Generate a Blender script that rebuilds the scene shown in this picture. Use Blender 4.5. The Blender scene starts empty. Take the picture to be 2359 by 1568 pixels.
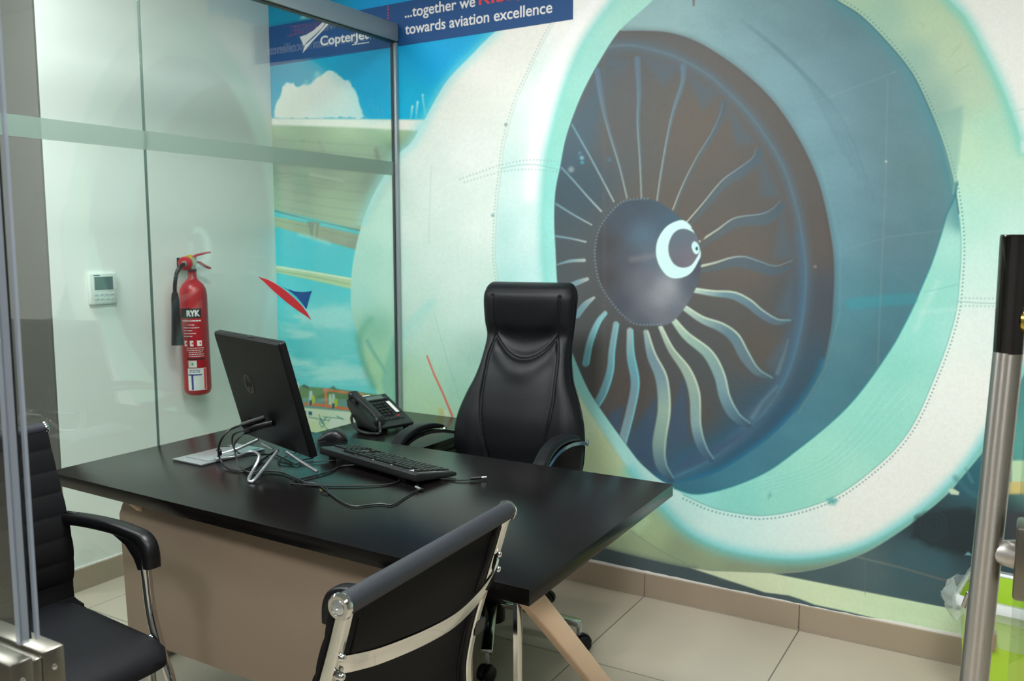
import bpy, bmesh, math, random
import numpy as np
from mathutils import Vector, Matrix, Euler
random.seed(4)
sc = bpy.context.scene
col = sc.collection
# ---------------------------------------------------------------- camera
cd = bpy.data.cameras.new('camera'); cam = bpy.data.objects.new('camera', cd); col.objects.link(cam)
cam.location = (.047, -.067, 1.404)
cam.rotation_euler = (math.radians(90 - 6.44), 0, math.radians(30.63))
cd.sensor_fit = 'HORIZONTAL'; cd.sensor_width = 21.06; cd.lens = 18.0
cd.clip_start = .02
cd.dof.use_dof = True; cd.dof.focus_distance = 1.7; cd.dof.aperture_fstop = 5.6
sc.camera = cam
# ---------------------------------------------------------------- world, exposure
sc.view_settings.view_transform = 'Standard'; sc.view_settings.look = 'None'
sc.view_settings.gamma = 1; sc.view_settings.exposure = 0.32
w = bpy.data.worlds.new('world'); sc.world = w; w.use_nodes = True
w.node_tree.nodes['Background'].inputs[0].default_value = (.8, .9, .9, 1)
w.node_tree.nodes['Background'].inputs[1].default_value = .25
# ---------------------------------------------------------------- materials
def lin(c):
    c = np.array(c, float)/255
    return tuple(np.where(c <= .04045, c/12.92, ((c+.055)/1.055)**2.4))
MATS = {}
def mat(name, rgb=(200,200,200), rough=.5, metal=0., noise=None, bump=None, spec=.5, emit=None, alpha=None, aniso=0):
    m = bpy.data.materials.new(name); m.use_nodes = True; MATS[name] = m
    nt = m.node_tree; N = nt.nodes; L = nt.links; b = N['Principled BSDF']
    c = lin(rgb) + (1,)
    b.inputs['Base Color'].default_value = c; b.inputs['Roughness'].default_value = rough
    b.inputs['Metallic'].default_value = metal; b.inputs['Specular IOR Level'].default_value = spec
    if aniso:
        b.inputs['Anisotropic'].default_value = aniso; tg = N.new('ShaderNodeTangent'); tg.direction_type = 'RADIAL'; tg.axis = 'Z'; L.new(tg.outputs[0], b.inputs['Tangent']); b.inputs['Anisotropic Rotation'].default_value = .25
    if emit: b.inputs['Emission Color'].default_value = lin(emit[0]) + (1,); b.inputs['Emission Strength'].default_value = emit[1]
    if noise or bump:
        tc = N.new('ShaderNodeTexCoord'); mp = N.new('ShaderNodeMapping'); L.new(tc.outputs['Object'], mp.inputs[0])
    if noise:   # (scale, amount, stretch)
        sc_, am, st = noise; mp.inputs['Scale'].default_value = st
        n = N.new('ShaderNodeTexNoise'); n.inputs['Scale'].default_value = sc_; n.inputs['Detail'].default_value = 6; L.new(mp.outputs[0], n.inputs['Vector'])
        mx = N.new('ShaderNodeMix'); mx.data_type = 'RGBA'
        mx.inputs['A'].default_value = tuple(min(1, v*(1+am)) for v in c[:3]) + (1,); mx.inputs['B'].default_value = tuple(v*(1-am) for v in c[:3]) + (1,)
        L.new(n.outputs[0], mx.inputs['Factor']); L.new(mx.outputs['Result'], b.inputs['Base Color'])
    if bump:    # (scale, strength)
        n2 = N.new('ShaderNodeTexNoise'); n2.inputs['Scale'].default_value = bump[0]; n2.inputs['Detail'].default_value = 3
        L.new(mp.outputs[0] if noise else tc.outputs['Object'], n2.inputs['Vector'])
        bp = N.new('ShaderNodeBump'); bp.inputs['Strength'].default_value = bump[1]; bp.inputs['Distance'].default_value = .002
        L.new(n2.outputs[0], bp.inputs['Height']); L.new(bp.outputs[0], b.inputs['Normal'])
    return m
mat('white_paint', (226,230,222), .6, noise=(3,.02,(1,1,1)), bump=(60,.05))
mat('shaded_wall', (92,92,86), .7, noise=(3,.02,(1,1,1)))  # darker than the white wall: the end's poor light put into the colour
mat('shop_wall', (118,116,112), .7, noise=(2,.05,(1,1,1)))
mat('ceiling_paint', (196,198,196), .8, noise=(2,.02,(1,1,1)))
mat('caulk', (232,230,224), .8, bump=(90,.6))
mat('light_panel', (255,255,255), .5, emit=((250,253,255), 36.0))
mat('unseen_panel', (255,255,255), .5, emit=((250,253,255), 35.0))
mat('light_frame', (235,235,235), .4)
mat('grout', (96,90,80), .9)
mat('skirting_tile', (160,144,124), .38, noise=(8,.05,(1,1,1)))
mat('wenge', (14,11,11), .21, noise=(18,.35,(1,14,14)), bump=(70,.07), spec=.26)
mat('desk_edge', (24,18,16), .38, noise=(30,.3,(1,10,30)))
mat('champagne', (150,130,112), .45, noise=(6,.03,(1,1,1)))
mat('pale_wood', (205,176,146), .42, noise=(5,.08,(1,1,6)))
mat('dark_metal', (22,22,24), .45, metal=.6)
mat('chrome', (215,215,212), .07, metal=1)
mat('brushed', (196,192,186), .34, metal=1, noise=(40,.12,(1,1,60)), aniso=.85)
mat('satin_steel', (134,130,120), .32, metal=1)
mat('polished', (95,92,92), .04, metal=1)
mat('silver', (196,200,204), .3, metal=.85)
mat('leather', (18,19,22), .40, bump=(420,.3), spec=.25)
mat('leather_grey', (40,42,48), .48, bump=(500,.5), spec=.35)
mat('mesh_fabric', (10,10,12), .7, bump=(500,.3), spec=.2)
mat('seat_fabric', (14,15,19), .6, bump=(400,.3), spec=.25)
mat('black_plastic', (13,13,15), .38, spec=.4)
mat('monitor_plastic', (12,12,14), .45, bump=(900,.1), spec=.28)
mat('gloss_black', (9,9,11), .12)
mat('key_plastic', (18,19,20), .45)
mat('key_glint', (190,196,192), .35)  # pale tone paints the reflections off the key sides into the gaps
mat('joint_green', (84,104,96), .4)
mat('cable_rubber', (13,13,15), .4)
mat('phone_plastic', (20,22,23), .42)
mat('lcd', (88,104,98), .25)
mat('white_plastic', (226,229,226), .4)
mat('off_white', (208,214,206), .45)
mat('button_grey', (180,190,190), .5)
mat('ext_red', (168,22,34), .28)
mat('ext_label_black', (18,18,20), .4)
mat('print_white', (228,226,222), .5)
mat('print_red', (222,44,62), .5)
mat('print_navy', (42,52,120), .5)
mat('print_green', (70,140,80), .5)
mat('yellow', (225,190,30), .5)
mat('brass', (196,170,80), .25, metal=1)
mat('banner_blue', (0,70,126), .6, noise=(1.2,.12,(1,1,1)))
mat('decal_red', (196,30,44), .4)
mat('decal_blue', (6,72,138), .4)
mat('bin_green', (170,206,58), .4)
mat('bin_sticker', (140,112,84), .5)
mat('alu', (150,162,164), .4, metal=.35)
mat('gasket', (18,24,24), .5)
mat('copper_red', (150,60,50), .5)
def glassmat(name, tint, rough=0., f=1.):
    m = bpy.data.materials.new(name); m.use_nodes = True; MATS[name] = m
    nt = m.node_tree; N = nt.nodes; L = nt.links; N.remove(N['Principled BSDF']); o = N['Material Output']
    t = N.new('ShaderNodeBsdfTransparent'); t.inputs[0].default_value = (*tint, 1)
    g = N.new('ShaderNodeBsdfGlossy'); g.inputs['Roughness'].default_value = rough; g.inputs['Color'].default_value = (f,f,f,1)
    lw = N.new('ShaderNodeLayerWeight'); lw.inputs[0].default_value = .5      # Schlick's curve, alike on both faces
    pw = N.new('ShaderNodeMath'); pw.operation = 'POWER'; L.new(lw.outputs['Facing'], pw.inputs[0]); pw.inputs[1].default_value = 5
    fr = N.new('ShaderNodeMath'); fr.operation = 'MULTIPLY_ADD'; L.new(pw.outputs[0], fr.inputs[0]); fr.inputs[1].default_value = .95; fr.inputs[2].default_value = .065
    mx = N.new('ShaderNodeMixShader'); L.new(fr.outputs[0], mx.inputs[0]); L.new(t.outputs[0], mx.inputs[1]); L.new(g.outputs[0], mx.inputs[2]); L.new(mx.outputs[0], o.inputs[0])
    return m
glassmat('glass', (.925,.965,.95))
glassmat('door_glass', (.95,.97,.96))
def veil(name, rgb, opaque, trans=.4, rough=.5):
    m = bpy.data.materials.new(name); m.use_nodes = True; MATS[name] = m
    nt = m.node_tree; N = nt.nodes; L = nt.links; b = N['Principled BSDF']; o = N['Material Output']
    b.inputs['Base Color'].default_value = lin(rgb)+(1,); b.inputs['Roughness'].default_value = rough
    tl = N.new('ShaderNodeBsdfTranslucent'); tl.inputs[0].default_value = lin(rgb)+(1,)
    m1 = N.new('ShaderNodeMixShader'); m1.inputs[0].default_value = trans; L.new(b.outputs[0], m1.inputs[1]); L.new(tl.outputs[0], m1.inputs[2])
    t = N.new('ShaderNodeBsdfTransparent'); m2 = N.new('ShaderNodeMixShader'); m2.inputs[0].default_value = opaque
    L.new(t.outputs[0], m2.inputs[1]); L.new(m1.outputs[0], m2.inputs[2]); L.new(m2.outputs[0], o.inputs[0])
    return m
veil('frosted_film', (146,168,156), .6)
veil('clear_seal', (160,168,178), .6, .35, .2)
veil('bag_film', (232,238,238), .34, .4, .15)
def floormat():
    m = bpy.data.materials.new('floor_tile'); m.use_nodes = True; MATS['floor_tile'] = m
    nt = m.node_tree; N = nt.nodes; L = nt.links; b = N['Principled BSDF']
    tc = N.new('ShaderNodeTexCoord'); mp = N.new('ShaderNodeMapping'); mp.inputs['Location'].default_value = (.607+6, -2.484+6, 0); L.new(tc.outputs['Object'], mp.inputs[0])
    br = N.new('ShaderNodeTexBrick'); br.offset = 0; br.squash = 1
    br.inputs['Scale'].default_value = 1; br.inputs['Brick Width'].default_value = .6; br.inputs['Row Height'].default_value = .6
    br.inputs['Mortar Size'].default_value = .0022; br.inputs['Mortar Smooth'].default_value = .2; br.inputs['Bias'].default_value = 0
    br.inputs['Color1'].default_value = lin((190,178,158))+(1,); br.inputs['Color2'].default_value = lin((184,172,152))+(1,); br.inputs['Mortar'].default_value = lin((92,90,80))+(1,)
    L.new(mp.outputs[0], br.inputs['Vector'])
    n = N.new('ShaderNodeTexNoise'); n.inputs['Scale'].default_value = 3; n.inputs['Detail'].default_value = 5; L.new(mp.outputs[0], n.inputs['Vector'])
    mx = N.new('ShaderNodeMix'); mx.data_type = 'RGBA'; mx.blend_type = 'MULTIPLY'; mx.inputs['Factor'].default_value = .25
    L.new(br.outputs['Color'], mx.inputs['A']); L.new(n.outputs[0], mx.inputs['B']); L.new(mx.outputs['Result'], b.inputs['Base Color'])
    b.inputs['Roughness'].default_value = .3
    bp = N.new('ShaderNodeBump'); bp.inputs['Strength'].default_value = .4; bp.inputs['Distance'].default_value = .001; bp.invert = True
    L.new(br.outputs['Fac'], bp.inputs['Height']); L.new(bp.outputs[0], b.inputs['Normal'])
floormat()
def printmat():
    m = bpy.data.materials.new('mural_print'); m.use_nodes = True; MATS['mural_print'] = m
    N = m.node_tree.nodes; L = m.node_tree.links; b = N['Principled BSDF']
    a = N.new('ShaderNodeAttribute'); a.attribute_name = 'ink'; L.new(a.outputs['Color'], b.inputs['Base Color'])
    b.inputs['Roughness'].default_value = .5; b.inputs['Specular IOR Level'].default_value = .3
    tc = N.new('ShaderNodeTexCoord'); n = N.new('ShaderNodeTexNoise'); n.inputs['Scale'].default_value = 260; L.new(tc.outputs['Object'], n.inputs['Vector'])
    bp = N.new('ShaderNodeBump'); bp.inputs['Strength'].default_value = .12; bp.inputs['Distance'].default_value = .001; L.new(n.outputs[0], bp.inputs['Height']); L.new(bp.outputs[0], b.inputs['Normal'])
printmat()
# ---------------------------------------------------------------- mesh building
class B:
    def __init__(s): s.v = []; s.f = []; s.T = Matrix.Identity(4)
    def add(s, vs, fs):
        k = len(s.v); s.v += [tuple(s.T @ Vector(p)) for p in vs]; s.f += [tuple(i+k for i in f) for f in fs]; return s
    def box(s, c, d, r=None):
        R = Euler(r).to_matrix() if r else Matrix.Identity(3); c = Vector(c)
        vs = [c + R @ Vector((x*d[0]/2, y*d[1]/2, z*d[2]/2)) for x in (-1,1) for y in (-1,1) for z in (-1,1)]
        return s.add(vs, [(0,1,3,2),(4,6,7,5),(0,4,5,1),(2,3,7,6),(0,2,6,4),(1,5,7,3)])
    def prism(s, poly, h, M=None):   # poly in local xy, extruded 0..h along z
        n = len(poly); M = M or Matrix.Identity(4)
        if h < 0: poly = poly[::-1]
        a = sum(poly[i][0]*poly[(i+1) % n][1]-poly[(i+1) % n][0]*poly[i][1] for i in range(n))
        if a < 0: poly = poly[::-1]
        vs = [M @ Vector((x,y,0)) for x,y in poly] + [M @ Vector((x,y,h)) for x,y in poly]
        return s.add(vs, [tuple(range(n))[::-1], tuple(range(n,2*n))] + [(i,(i+1) % n,n+(i+1) % n,n+i) for i in range(n)])
    def loops(s, L, caps=True, close=False):
        n = len(L[0]); vs = [p for l in L for p in l]; fs = []
        m = len(L)
        for j in range(m if close else m-1):
            a = j*n; b = ((j+1) % m)*n
            fs += [(a+i, a+(i+1) % n, b+(i+1) % n, b+i) for i in range(n)]
        if caps and not close: fs += [tuple(range(n))[::-1], tuple(range((m-1)*n, m*n))]
        return s.add(vs, fs)
    def tube(s, path, r, n=12, closed=False, flat=None, up=(0,0,1), caps=True):
        P = [Vector(p) for p in path]; m = len(P); L = []; prev = None
        rr = r if hasattr(r, '__len__') else [r]*m
        for i in range(m):
            if closed: t = P[(i+1) % m]-P[i-1]
            else: t = P[min(i+1,m-1)]-P[max(i-1,0)]
            t.normalize()
            if flat: u = Vector(up)
            else: u = prev if prev is not None else (Vector((0,0,1)) if abs(t.z) < .9 else Vector((1,0,0)))
            u = u - t*u.dot(t)
            if u.length < 1e-6: u = Vector((1,0,0)) - t*t.x
            u.normalize(); w_ = t.cross(u); prev = u
            if flat:
                a, b = flat; L.append([P[i]+w_*x*a/2+u*y*b/2 for x,y in ((-1,-.8),(-.8,-1),(.8,-1),(1,-.8),(1,.8),(.8,1),(-.8,1),(-1,.8))])
            else: L.append([P[i]+(u*math.cos(q)+w_*math.sin(q))*rr[i] for q in [2*math.pi*k/n for k in range(n)]])
        return s.loops(L, caps, closed)
    def lathe(s, prof, n=24, M=None):   # prof (r,z)
        M = M or Matrix.Identity(4)
        return s.loops([[M @ Vector((max(r,1e-5)*math.cos(q), max(r,1e-5)*math.sin(q), z)) for q in [2*math.pi*k/n for k in range(n)]] for r,z in prof])
    def sheet(s, G):
        n = len(G[0]); return s.add([p for r in G for p in r], [(j*n+i, j*n+i+1, (j+1)*n+i+1, (j+1)*n+i) for j in range(len(G)-1) for i in range(n-1)])
    def build(s, name, m, parent=None, bevel=0, ang=40, seg=2, solid=0):
        me = bpy.data.meshes.new(name); me.from_pydata(s.v, [], s.f); me.validate(); me.update()
        bm = bmesh.new(); bm.from_mesh(me); bmesh.ops.remove_doubles(bm, verts=bm.verts, dist=1e-6)
        if not solid: bmesh.ops.recalc_face_normals(bm, faces=bm.faces)
        if bevel:
            es = [e for e in bm.edges if len(e.link_faces) == 2 and e.calc_face_angle(0) > math.radians(30)]
            bmesh.ops.bevel(bm, geom=es, offset=bevel, segments=seg, profile=.5, affect='EDGES', clamp_overlap=True)
        bm.to_mesh(me); bm.free()
        me.polygons.foreach_set('use_smooth', [True]*len(me.polygons)); me.set_sharp_from_angle(angle=math.radians(ang))
        me.materials.append(MATS[m]); o = bpy.data.objects.new(name, me); col.objects.link(o)
        if parent: o.parent = parent
        if solid: md = o.modifiers.new('thickness', 'SOLIDIFY'); md.thickness = solid; md.offset = 0
        return o
def empty(name, label, cat, loc=(0,0,0), rz=0, group=None, rot=None):
    o = bpy.data.objects.new(name, None); col.objects.link(o); o.location = loc; o.rotation_euler = rot or (0,0,rz); o.empty_display_size = .1
    o['label'] = label; o['category'] = cat
    if group: o['group'] = group
    return o
def tag(o, label, cat, group=None):
    o['label'] = label; o['category'] = cat
    if group: o['group'] = group
    return o
def struct(o): o['kind'] = 'structure'; return o
def copy_tree(o, parent=None):
    c = o.copy(); col.objects.link(c); c.parent = parent
    for ch in list(o.children): copy_tree(ch, c)
    return c
def cat3(pts, n=6, closed=False):
    P = [np.array(p, float) for p in pts]
    Q = [P[-1]]+P+[P[0],P[1]] if closed else [2*P[0]-P[1]]+P+[2*P[-1]-P[-2]]
    out = []
    for i in range(1, len(Q)-2):
        a,b,c,d = Q[i-1:i+3]
        for k in range(n):
            t = k/n; out.append(tuple(.5*(2*b+(c-a)*t+(2*a-5*b+4*c-d)*t*t+(3*b-a-3*c+d)*t**3)))
    if not closed: out.append(tuple(P[-1]))
    return out
def sgnpow(a, p): return math.copysign(abs(a)**p, a)
def text(name, s, size, width, loc, rot, m, parent=None, bold=.0, depth=.0004, shear=0, spacing=1.0, height=None):
    # lettering: left end of the baseline at loc, stretched to the given width
    c = bpy.data.curves.new(name, 'FONT'); c.body = s; c.size = size; c.offset = bold; c.extrude = depth; c.shear = shear; c.space_character = spacing
    t = bpy.data.objects.new(name, c); col.objects.link(t); dg = bpy.context.evaluated_depsgraph_get()
    me = bpy.data.meshes.new_from_object(t.evaluated_get(dg)); bpy.data.objects.remove(t); bpy.data.curves.remove(c)
    xs = [v.co.x for v in me.vertices]; x0 = min(xs); k = width/(max(xs)-x0) if width else 1
    ys = [v.co.y for v in me.vertices]; ky = height/(max(ys)) if height else 1
    for v in me.vertices: v.co.x = (v.co.x-x0)*k; v.co.y *= ky
    me.name = name; me.materials.clear(); me.materials.append(MATS[m]); o = bpy.data.objects.new(name, me); col.objects.link(o)
    o.location = loc; o.rotation_euler = rot
    if parent: o.parent = parent
    return o
R90 = math.pi/2
# ---------------------------------------------------------------- room shell
YW = 3.104; XL = -3.2; CZ = 2.78
struct(B().box((-1.6,.3,-.05),(9.2,5.8,.1)).build('floor','floor_tile'))
struct(B().box((-1.6,.3,CZ+.05),(9.2,5.8,.1)).build('ceiling','ceiling_paint'))
struct(B().box((-1.6,YW+.06,CZ/2),(9.2,.1,CZ)).build('wall_back','white_paint'))
struct(B().box((XL-.4,(1.93+YW+.01)/2,CZ/2),(.8,YW+.01-1.93,CZ)).build('wall_left','white_paint'))
struct(B().box((XL-1.4,1.93+.6,CZ/2),(1.2,1.2,CZ)).build('wall_side','shaded_wall'))
struct(B().box((XL-.4,1.93-.004,CZ/2),(.8,.008,CZ)).build('wall_end','shaded_wall'))  # dark face over the white wall's end, standing in for shade
struct(B().box((-6.1,.3,CZ/2),(.1,5.6,CZ)).build('wall_far_left','shop_wall'))
struct(B().box((2.9,.3,CZ/2),(.1,5.6,CZ)).build('wall_right','shop_wall'))
struct(B().box((-1.6,-2.45,CZ/2),(9,.1,CZ)).build('wall_front','shop_wall'))
def skirting(name, a, b, n, phase=0):
    a = Vector(a); b = Vector(b); L = (b-a).length; d = (b-a)/L; nrm = Vector(n); q = B(); x = 0; cuts = []
    k = phase
    while k < L:
        if k > 0: cuts.append(k)
        k += .6
    cuts = [0]+cuts+[L]
    ang = math.atan2(d.y, d.x)
    for i in range(len(cuts)-1):
        m_ = a+d*(cuts[i]+cuts[i+1])/2+nrm*.006
        q.box((m_.x,m_.y,.046),(cuts[i+1]-cuts[i]-.003,.012,.092),(0,0,ang))
    o = struct(q.build(name,'skirting_tile',bevel=.0008,seg=1))
    m_ = (a+b)/2+nrm*.0045
    B().box((m_.x,m_.y,.0455),(L,.009,.091),(0,0,ang)).build('grout_line','grout',o)
    return o
skirting('baseboard_back',(-3.2,YW-.002,0),(2.85,YW-.002,0),(0,-1,0),phase=(3.2-1.209)-1.8)
bl = skirting('baseboard_left',(XL,1.93,0),(XL,YW-.014,0),(1,0,0),phase=.25)
skirting('baseboard_end',(XL-.8,1.922,0),(XL+.012,1.922,0),(0,-1,0),phase=.5)
# ragged white line of filler along the top of the skirting
q = B(); random.seed(2); xs = np.arange(-3.18,2.8,.03); top = [.098+.004*math.sin(x*3)+random.uniform(-.0015,.0015)+(.006 if -.35 < x < -.02 else 0) for x in xs]
q.loops([[Vector((x,YW-.002,.09)),Vector((x,YW-.005,.09)),Vector((x,YW-.005,t)),Vector((x,YW-.002,t))] for x,t in zip(xs,top)])
struct(q.build('trim_1','caulk'))
struct(B().box((XL+.003,2.52,.094),(.005,1.16,.005)).build('trim_2','caulk'))
# ceiling lights
def ceiling_light(x, y, label, m='light_panel'):
    t = empty('ceiling_light', label, 'ceiling light', (x,y,CZ), group='square ceiling light panels')
    B().box((0,0,-.006),(.62,.62,.012)).build('frame','light_frame',t,bevel=.002)
    B().box((0,0,-.0135),(.57,.57,.003)).build('diffuser',m,t)
    return t
for x, y, l in ((-1.45,1.45,'square white ceiling light panel above the desk and visitor chairs'),(-1.2,-.9,'square white ceiling light panel behind the doorway on the left'),
                (.35,1.1,'square white ceiling light panel in front of the engine mural, right'),(.9,-.9,'square white ceiling light panel behind the doorway on the right'),
                (-2.82,1.2,'unseen light panel added to brighten the passage beyond the glass partition'),(-4.6,.6,'square white ceiling light panel farthest left, beyond the grey wall end')):  # passage panel is added to brighten wall and mural behind the glass
    ceiling_light(x, y, l, 'unseen_panel' if x < -2.5 else 'light_panel')
# ---------------------------------------------------------------- the printed wall mural
def vnoise(x, y, seed=0):
    xi=np.floor(x).astype(np.int64); yi=np.floor(y).astype(np.int64); xf=x-xi; yf=y-yi
    def h(a,b):
        n=(a*374761393+b*668265263+seed*1442695041)&0x7fffffff
        n=((n^(n>>13))*1274126177)&0x7fffffff
        return ((n^(n>>16))&0xffff)/65535.0
    u=xf*xf*(3-2*xf); v=yf*yf*(3-2*yf)
    return (h(xi,yi)*(1-u)+h(xi+1,yi)*u)*(1-v)+(h(xi,yi+1)*(1-u)+h(xi+1,yi+1)*u)*v
def fbm(x,y,seed=0,n=4):
    r=0;a=.5;t=0
    for k in range(n):
        r=r+a*vnoise(x*2**k,y*2**k,seed+k); t+=a; a*=.5
    return r/t
def spline(pts, n=8, closed=False):
    P=np.array(pts,float)
    if closed: Q=np.vstack([P[-1],P,P[0],P[1]])
    else: Q=np.vstack([2*P[0]-P[1],P,2*P[-1]-P[-2]])
    out=[]
    for i in range(1,len(Q)-2):
        p0,p1,p2,p3=Q[i-1:i+3]
        for t in np.arange(n)/n:
            out.append(.5*((2*p1)+(p2-p0)*t+(2*p0-5*p1+4*p2-p3)*t*t+(3*p1-p0-3*p2+p3)*t**3))
    if not closed: out.append(P[-1])
    return np.array(out)
class Print:
    def __init__(s,U,V,base):
        s.U,s.V=U,V; s.sm=30.; s.clip=None; s.col=np.empty((len(U),3)); s.col[:]=base
    def sel(s,P,m):
        lo=P.min(0)-m; hi=P.max(0)+m
        return np.nonzero((s.U>lo[0])&(s.U<hi[0])&(s.V>lo[1])&(s.V<hi[1]))[0]
    def sdist(s,P,idx):
        u,v=s.U[idx],s.V[idx]; d=np.full(len(idx),1e18); ins=np.zeros(len(idx),bool)
        for i in range(len(P)):
            a=P[i]; b=P[(i+1)%len(P)]; e=b-a; L=e@e+1e-9
            t=np.clip(((u-a[0])*e[0]+(v-a[1])*e[1])/L,0,1)
            d=np.minimum(d,(u-a[0]-t*e[0])**2+(v-a[1]-t*e[1])**2)
            if a[1]!=b[1]:
                c=((a[1]>v)!=(b[1]>v))&(u<(b[0]-a[0])*(v-a[1])/(b[1]-a[1])+a[0]); ins^=c
        d=np.sqrt(d); return np.where(ins,-d,d)
    def put(s,idx,a,c):
        a=np.clip(a,0,1)
        if s.clip is not None: a=a*s.clip[idx]
        a=a[:,None]; s.col[idx]=s.col[idx]*(1-a)+c*a
    def shade(s,idx,cps,p=3):
        u,v=s.U[idx],s.V[idx]; W=0; C=0
        for (x,y,c) in cps:
            w=1/(((u-x)**2+(v-y)**2+s.sm**2)**(p/2)); W=W+w; C=C+w[:,None]*np.array(c,float)
        return C/W[:,None]
    def fill(s,P,c,soft=1.5,op=1,p=3,jag=0,cut=None):
        P=np.array(P,float); idx=s.sel(P,soft*2+jag)
        if not len(idx): return
        d=s.sdist(P,idx)
        if jag: d=d+(fbm(s.U[idx]/14,s.V[idx]/14,5)-.5)*2*jag
        a=op*np.clip(.5-d/(2*soft),0,1)
        if cut is not None: a=a*cut(s.U[idx],s.V[idx])
        s.put(idx,a, s.shade(idx,c,p) if isinstance(c,list) else np.array(c,float))
    def stroke(s,P,w,c,soft=1.2,op=1,cut=None):
        P=np.array(P,float); n=len(P); w=np.interp(np.linspace(0,1,n),np.linspace(0,1,len(np.atleast_1d(w))),np.atleast_1d(w))
        c=np.array(c,float).reshape(-1,3); cc=np.stack([np.interp(np.linspace(0,1,n),np.linspace(0,1,len(c)),c[:,k]) for k in range(3)],1)
        idx=s.sel(P,w.max()/2+soft*2)
        if not len(idx): return
        u,v=s.U[idx],s.V[idx]; best=np.full(len(idx),1e9); C=np.zeros((len(idx),3))
        for i in range(n-1):
            a,b=P[i],P[i+1]; e=b-a; t=np.clip(((u-a[0])*e[0]+(v-a[1])*e[1])/(e@e+1e-9),0,1)
            d=np.hypot(u-a[0]-t*e[0],v-a[1]-t*e[1])-(w[i]*(1-t)+w[i+1]*t)/2
            k=d<best; best[k]=d[k]; C[k]=(cc[i]*(1-t[:,None])+cc[i+1]*t[:,None])[k]
        a=op*np.clip(.5-best/(2*soft),0,1)
        if cut is not None: a=a*cut(u,v)
        s.put(idx,a,C)
    def edge(s,P,c,w,op=1,side=0,cut=None):
        # a soft band along a line: side -1 / +1 keeps only one side (left / right of travel)
        P=np.array(P,float); idx=s.sel(P,w*1.5); u,v=s.U[idx],s.V[idx]; best=np.full(len(idx),1e18); sg=np.zeros(len(idx))
        for i in range(len(P)-1):
            a,b=P[i],P[i+1]; e=b-a; t=np.clip(((u-a[0])*e[0]+(v-a[1])*e[1])/(e@e+1e-9),0,1)
            dx=u-a[0]-t*e[0]; dy=v-a[1]-t*e[1]; d=dx*dx+dy*dy; k=d<best; best[k]=d[k]; sg[k]=np.sign(e[0]*dy-e[1]*dx)[k]
        d=np.sqrt(best); a=op*np.exp(-(d/w*1.7)**2)
        if side: a=a*(sg==side)
        if cut is not None: a=a*cut(u,v)
        s.put(idx,a,np.array(c,float))
    def dots(s,P,step,r,c,op=.6,off=0):
        P=np.array(P,float); seg=np.hypot(*np.diff(P,axis=0).T); cum=np.r_[0,np.cumsum(seg)]
        for q in np.arange(0,cum[-1],step):
            i=min(np.searchsorted(cum,q,side='right')-1,len(seg)-1); t=(q-cum[i])/seg[i]; p=P[i]*(1-t)+P[i+1]*t
            nrm=np.array([-(P[i+1]-P[i])[1],(P[i+1]-P[i])[0]])/seg[i]; p=p+nrm*off
            idx=s.sel(np.array([p]),r*2); d=np.hypot(s.U[idx]-p[0],s.V[idx]-p[1]); s.put(idx,op*np.clip(1.4-d/r,0,1),np.array(c,float))
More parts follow.
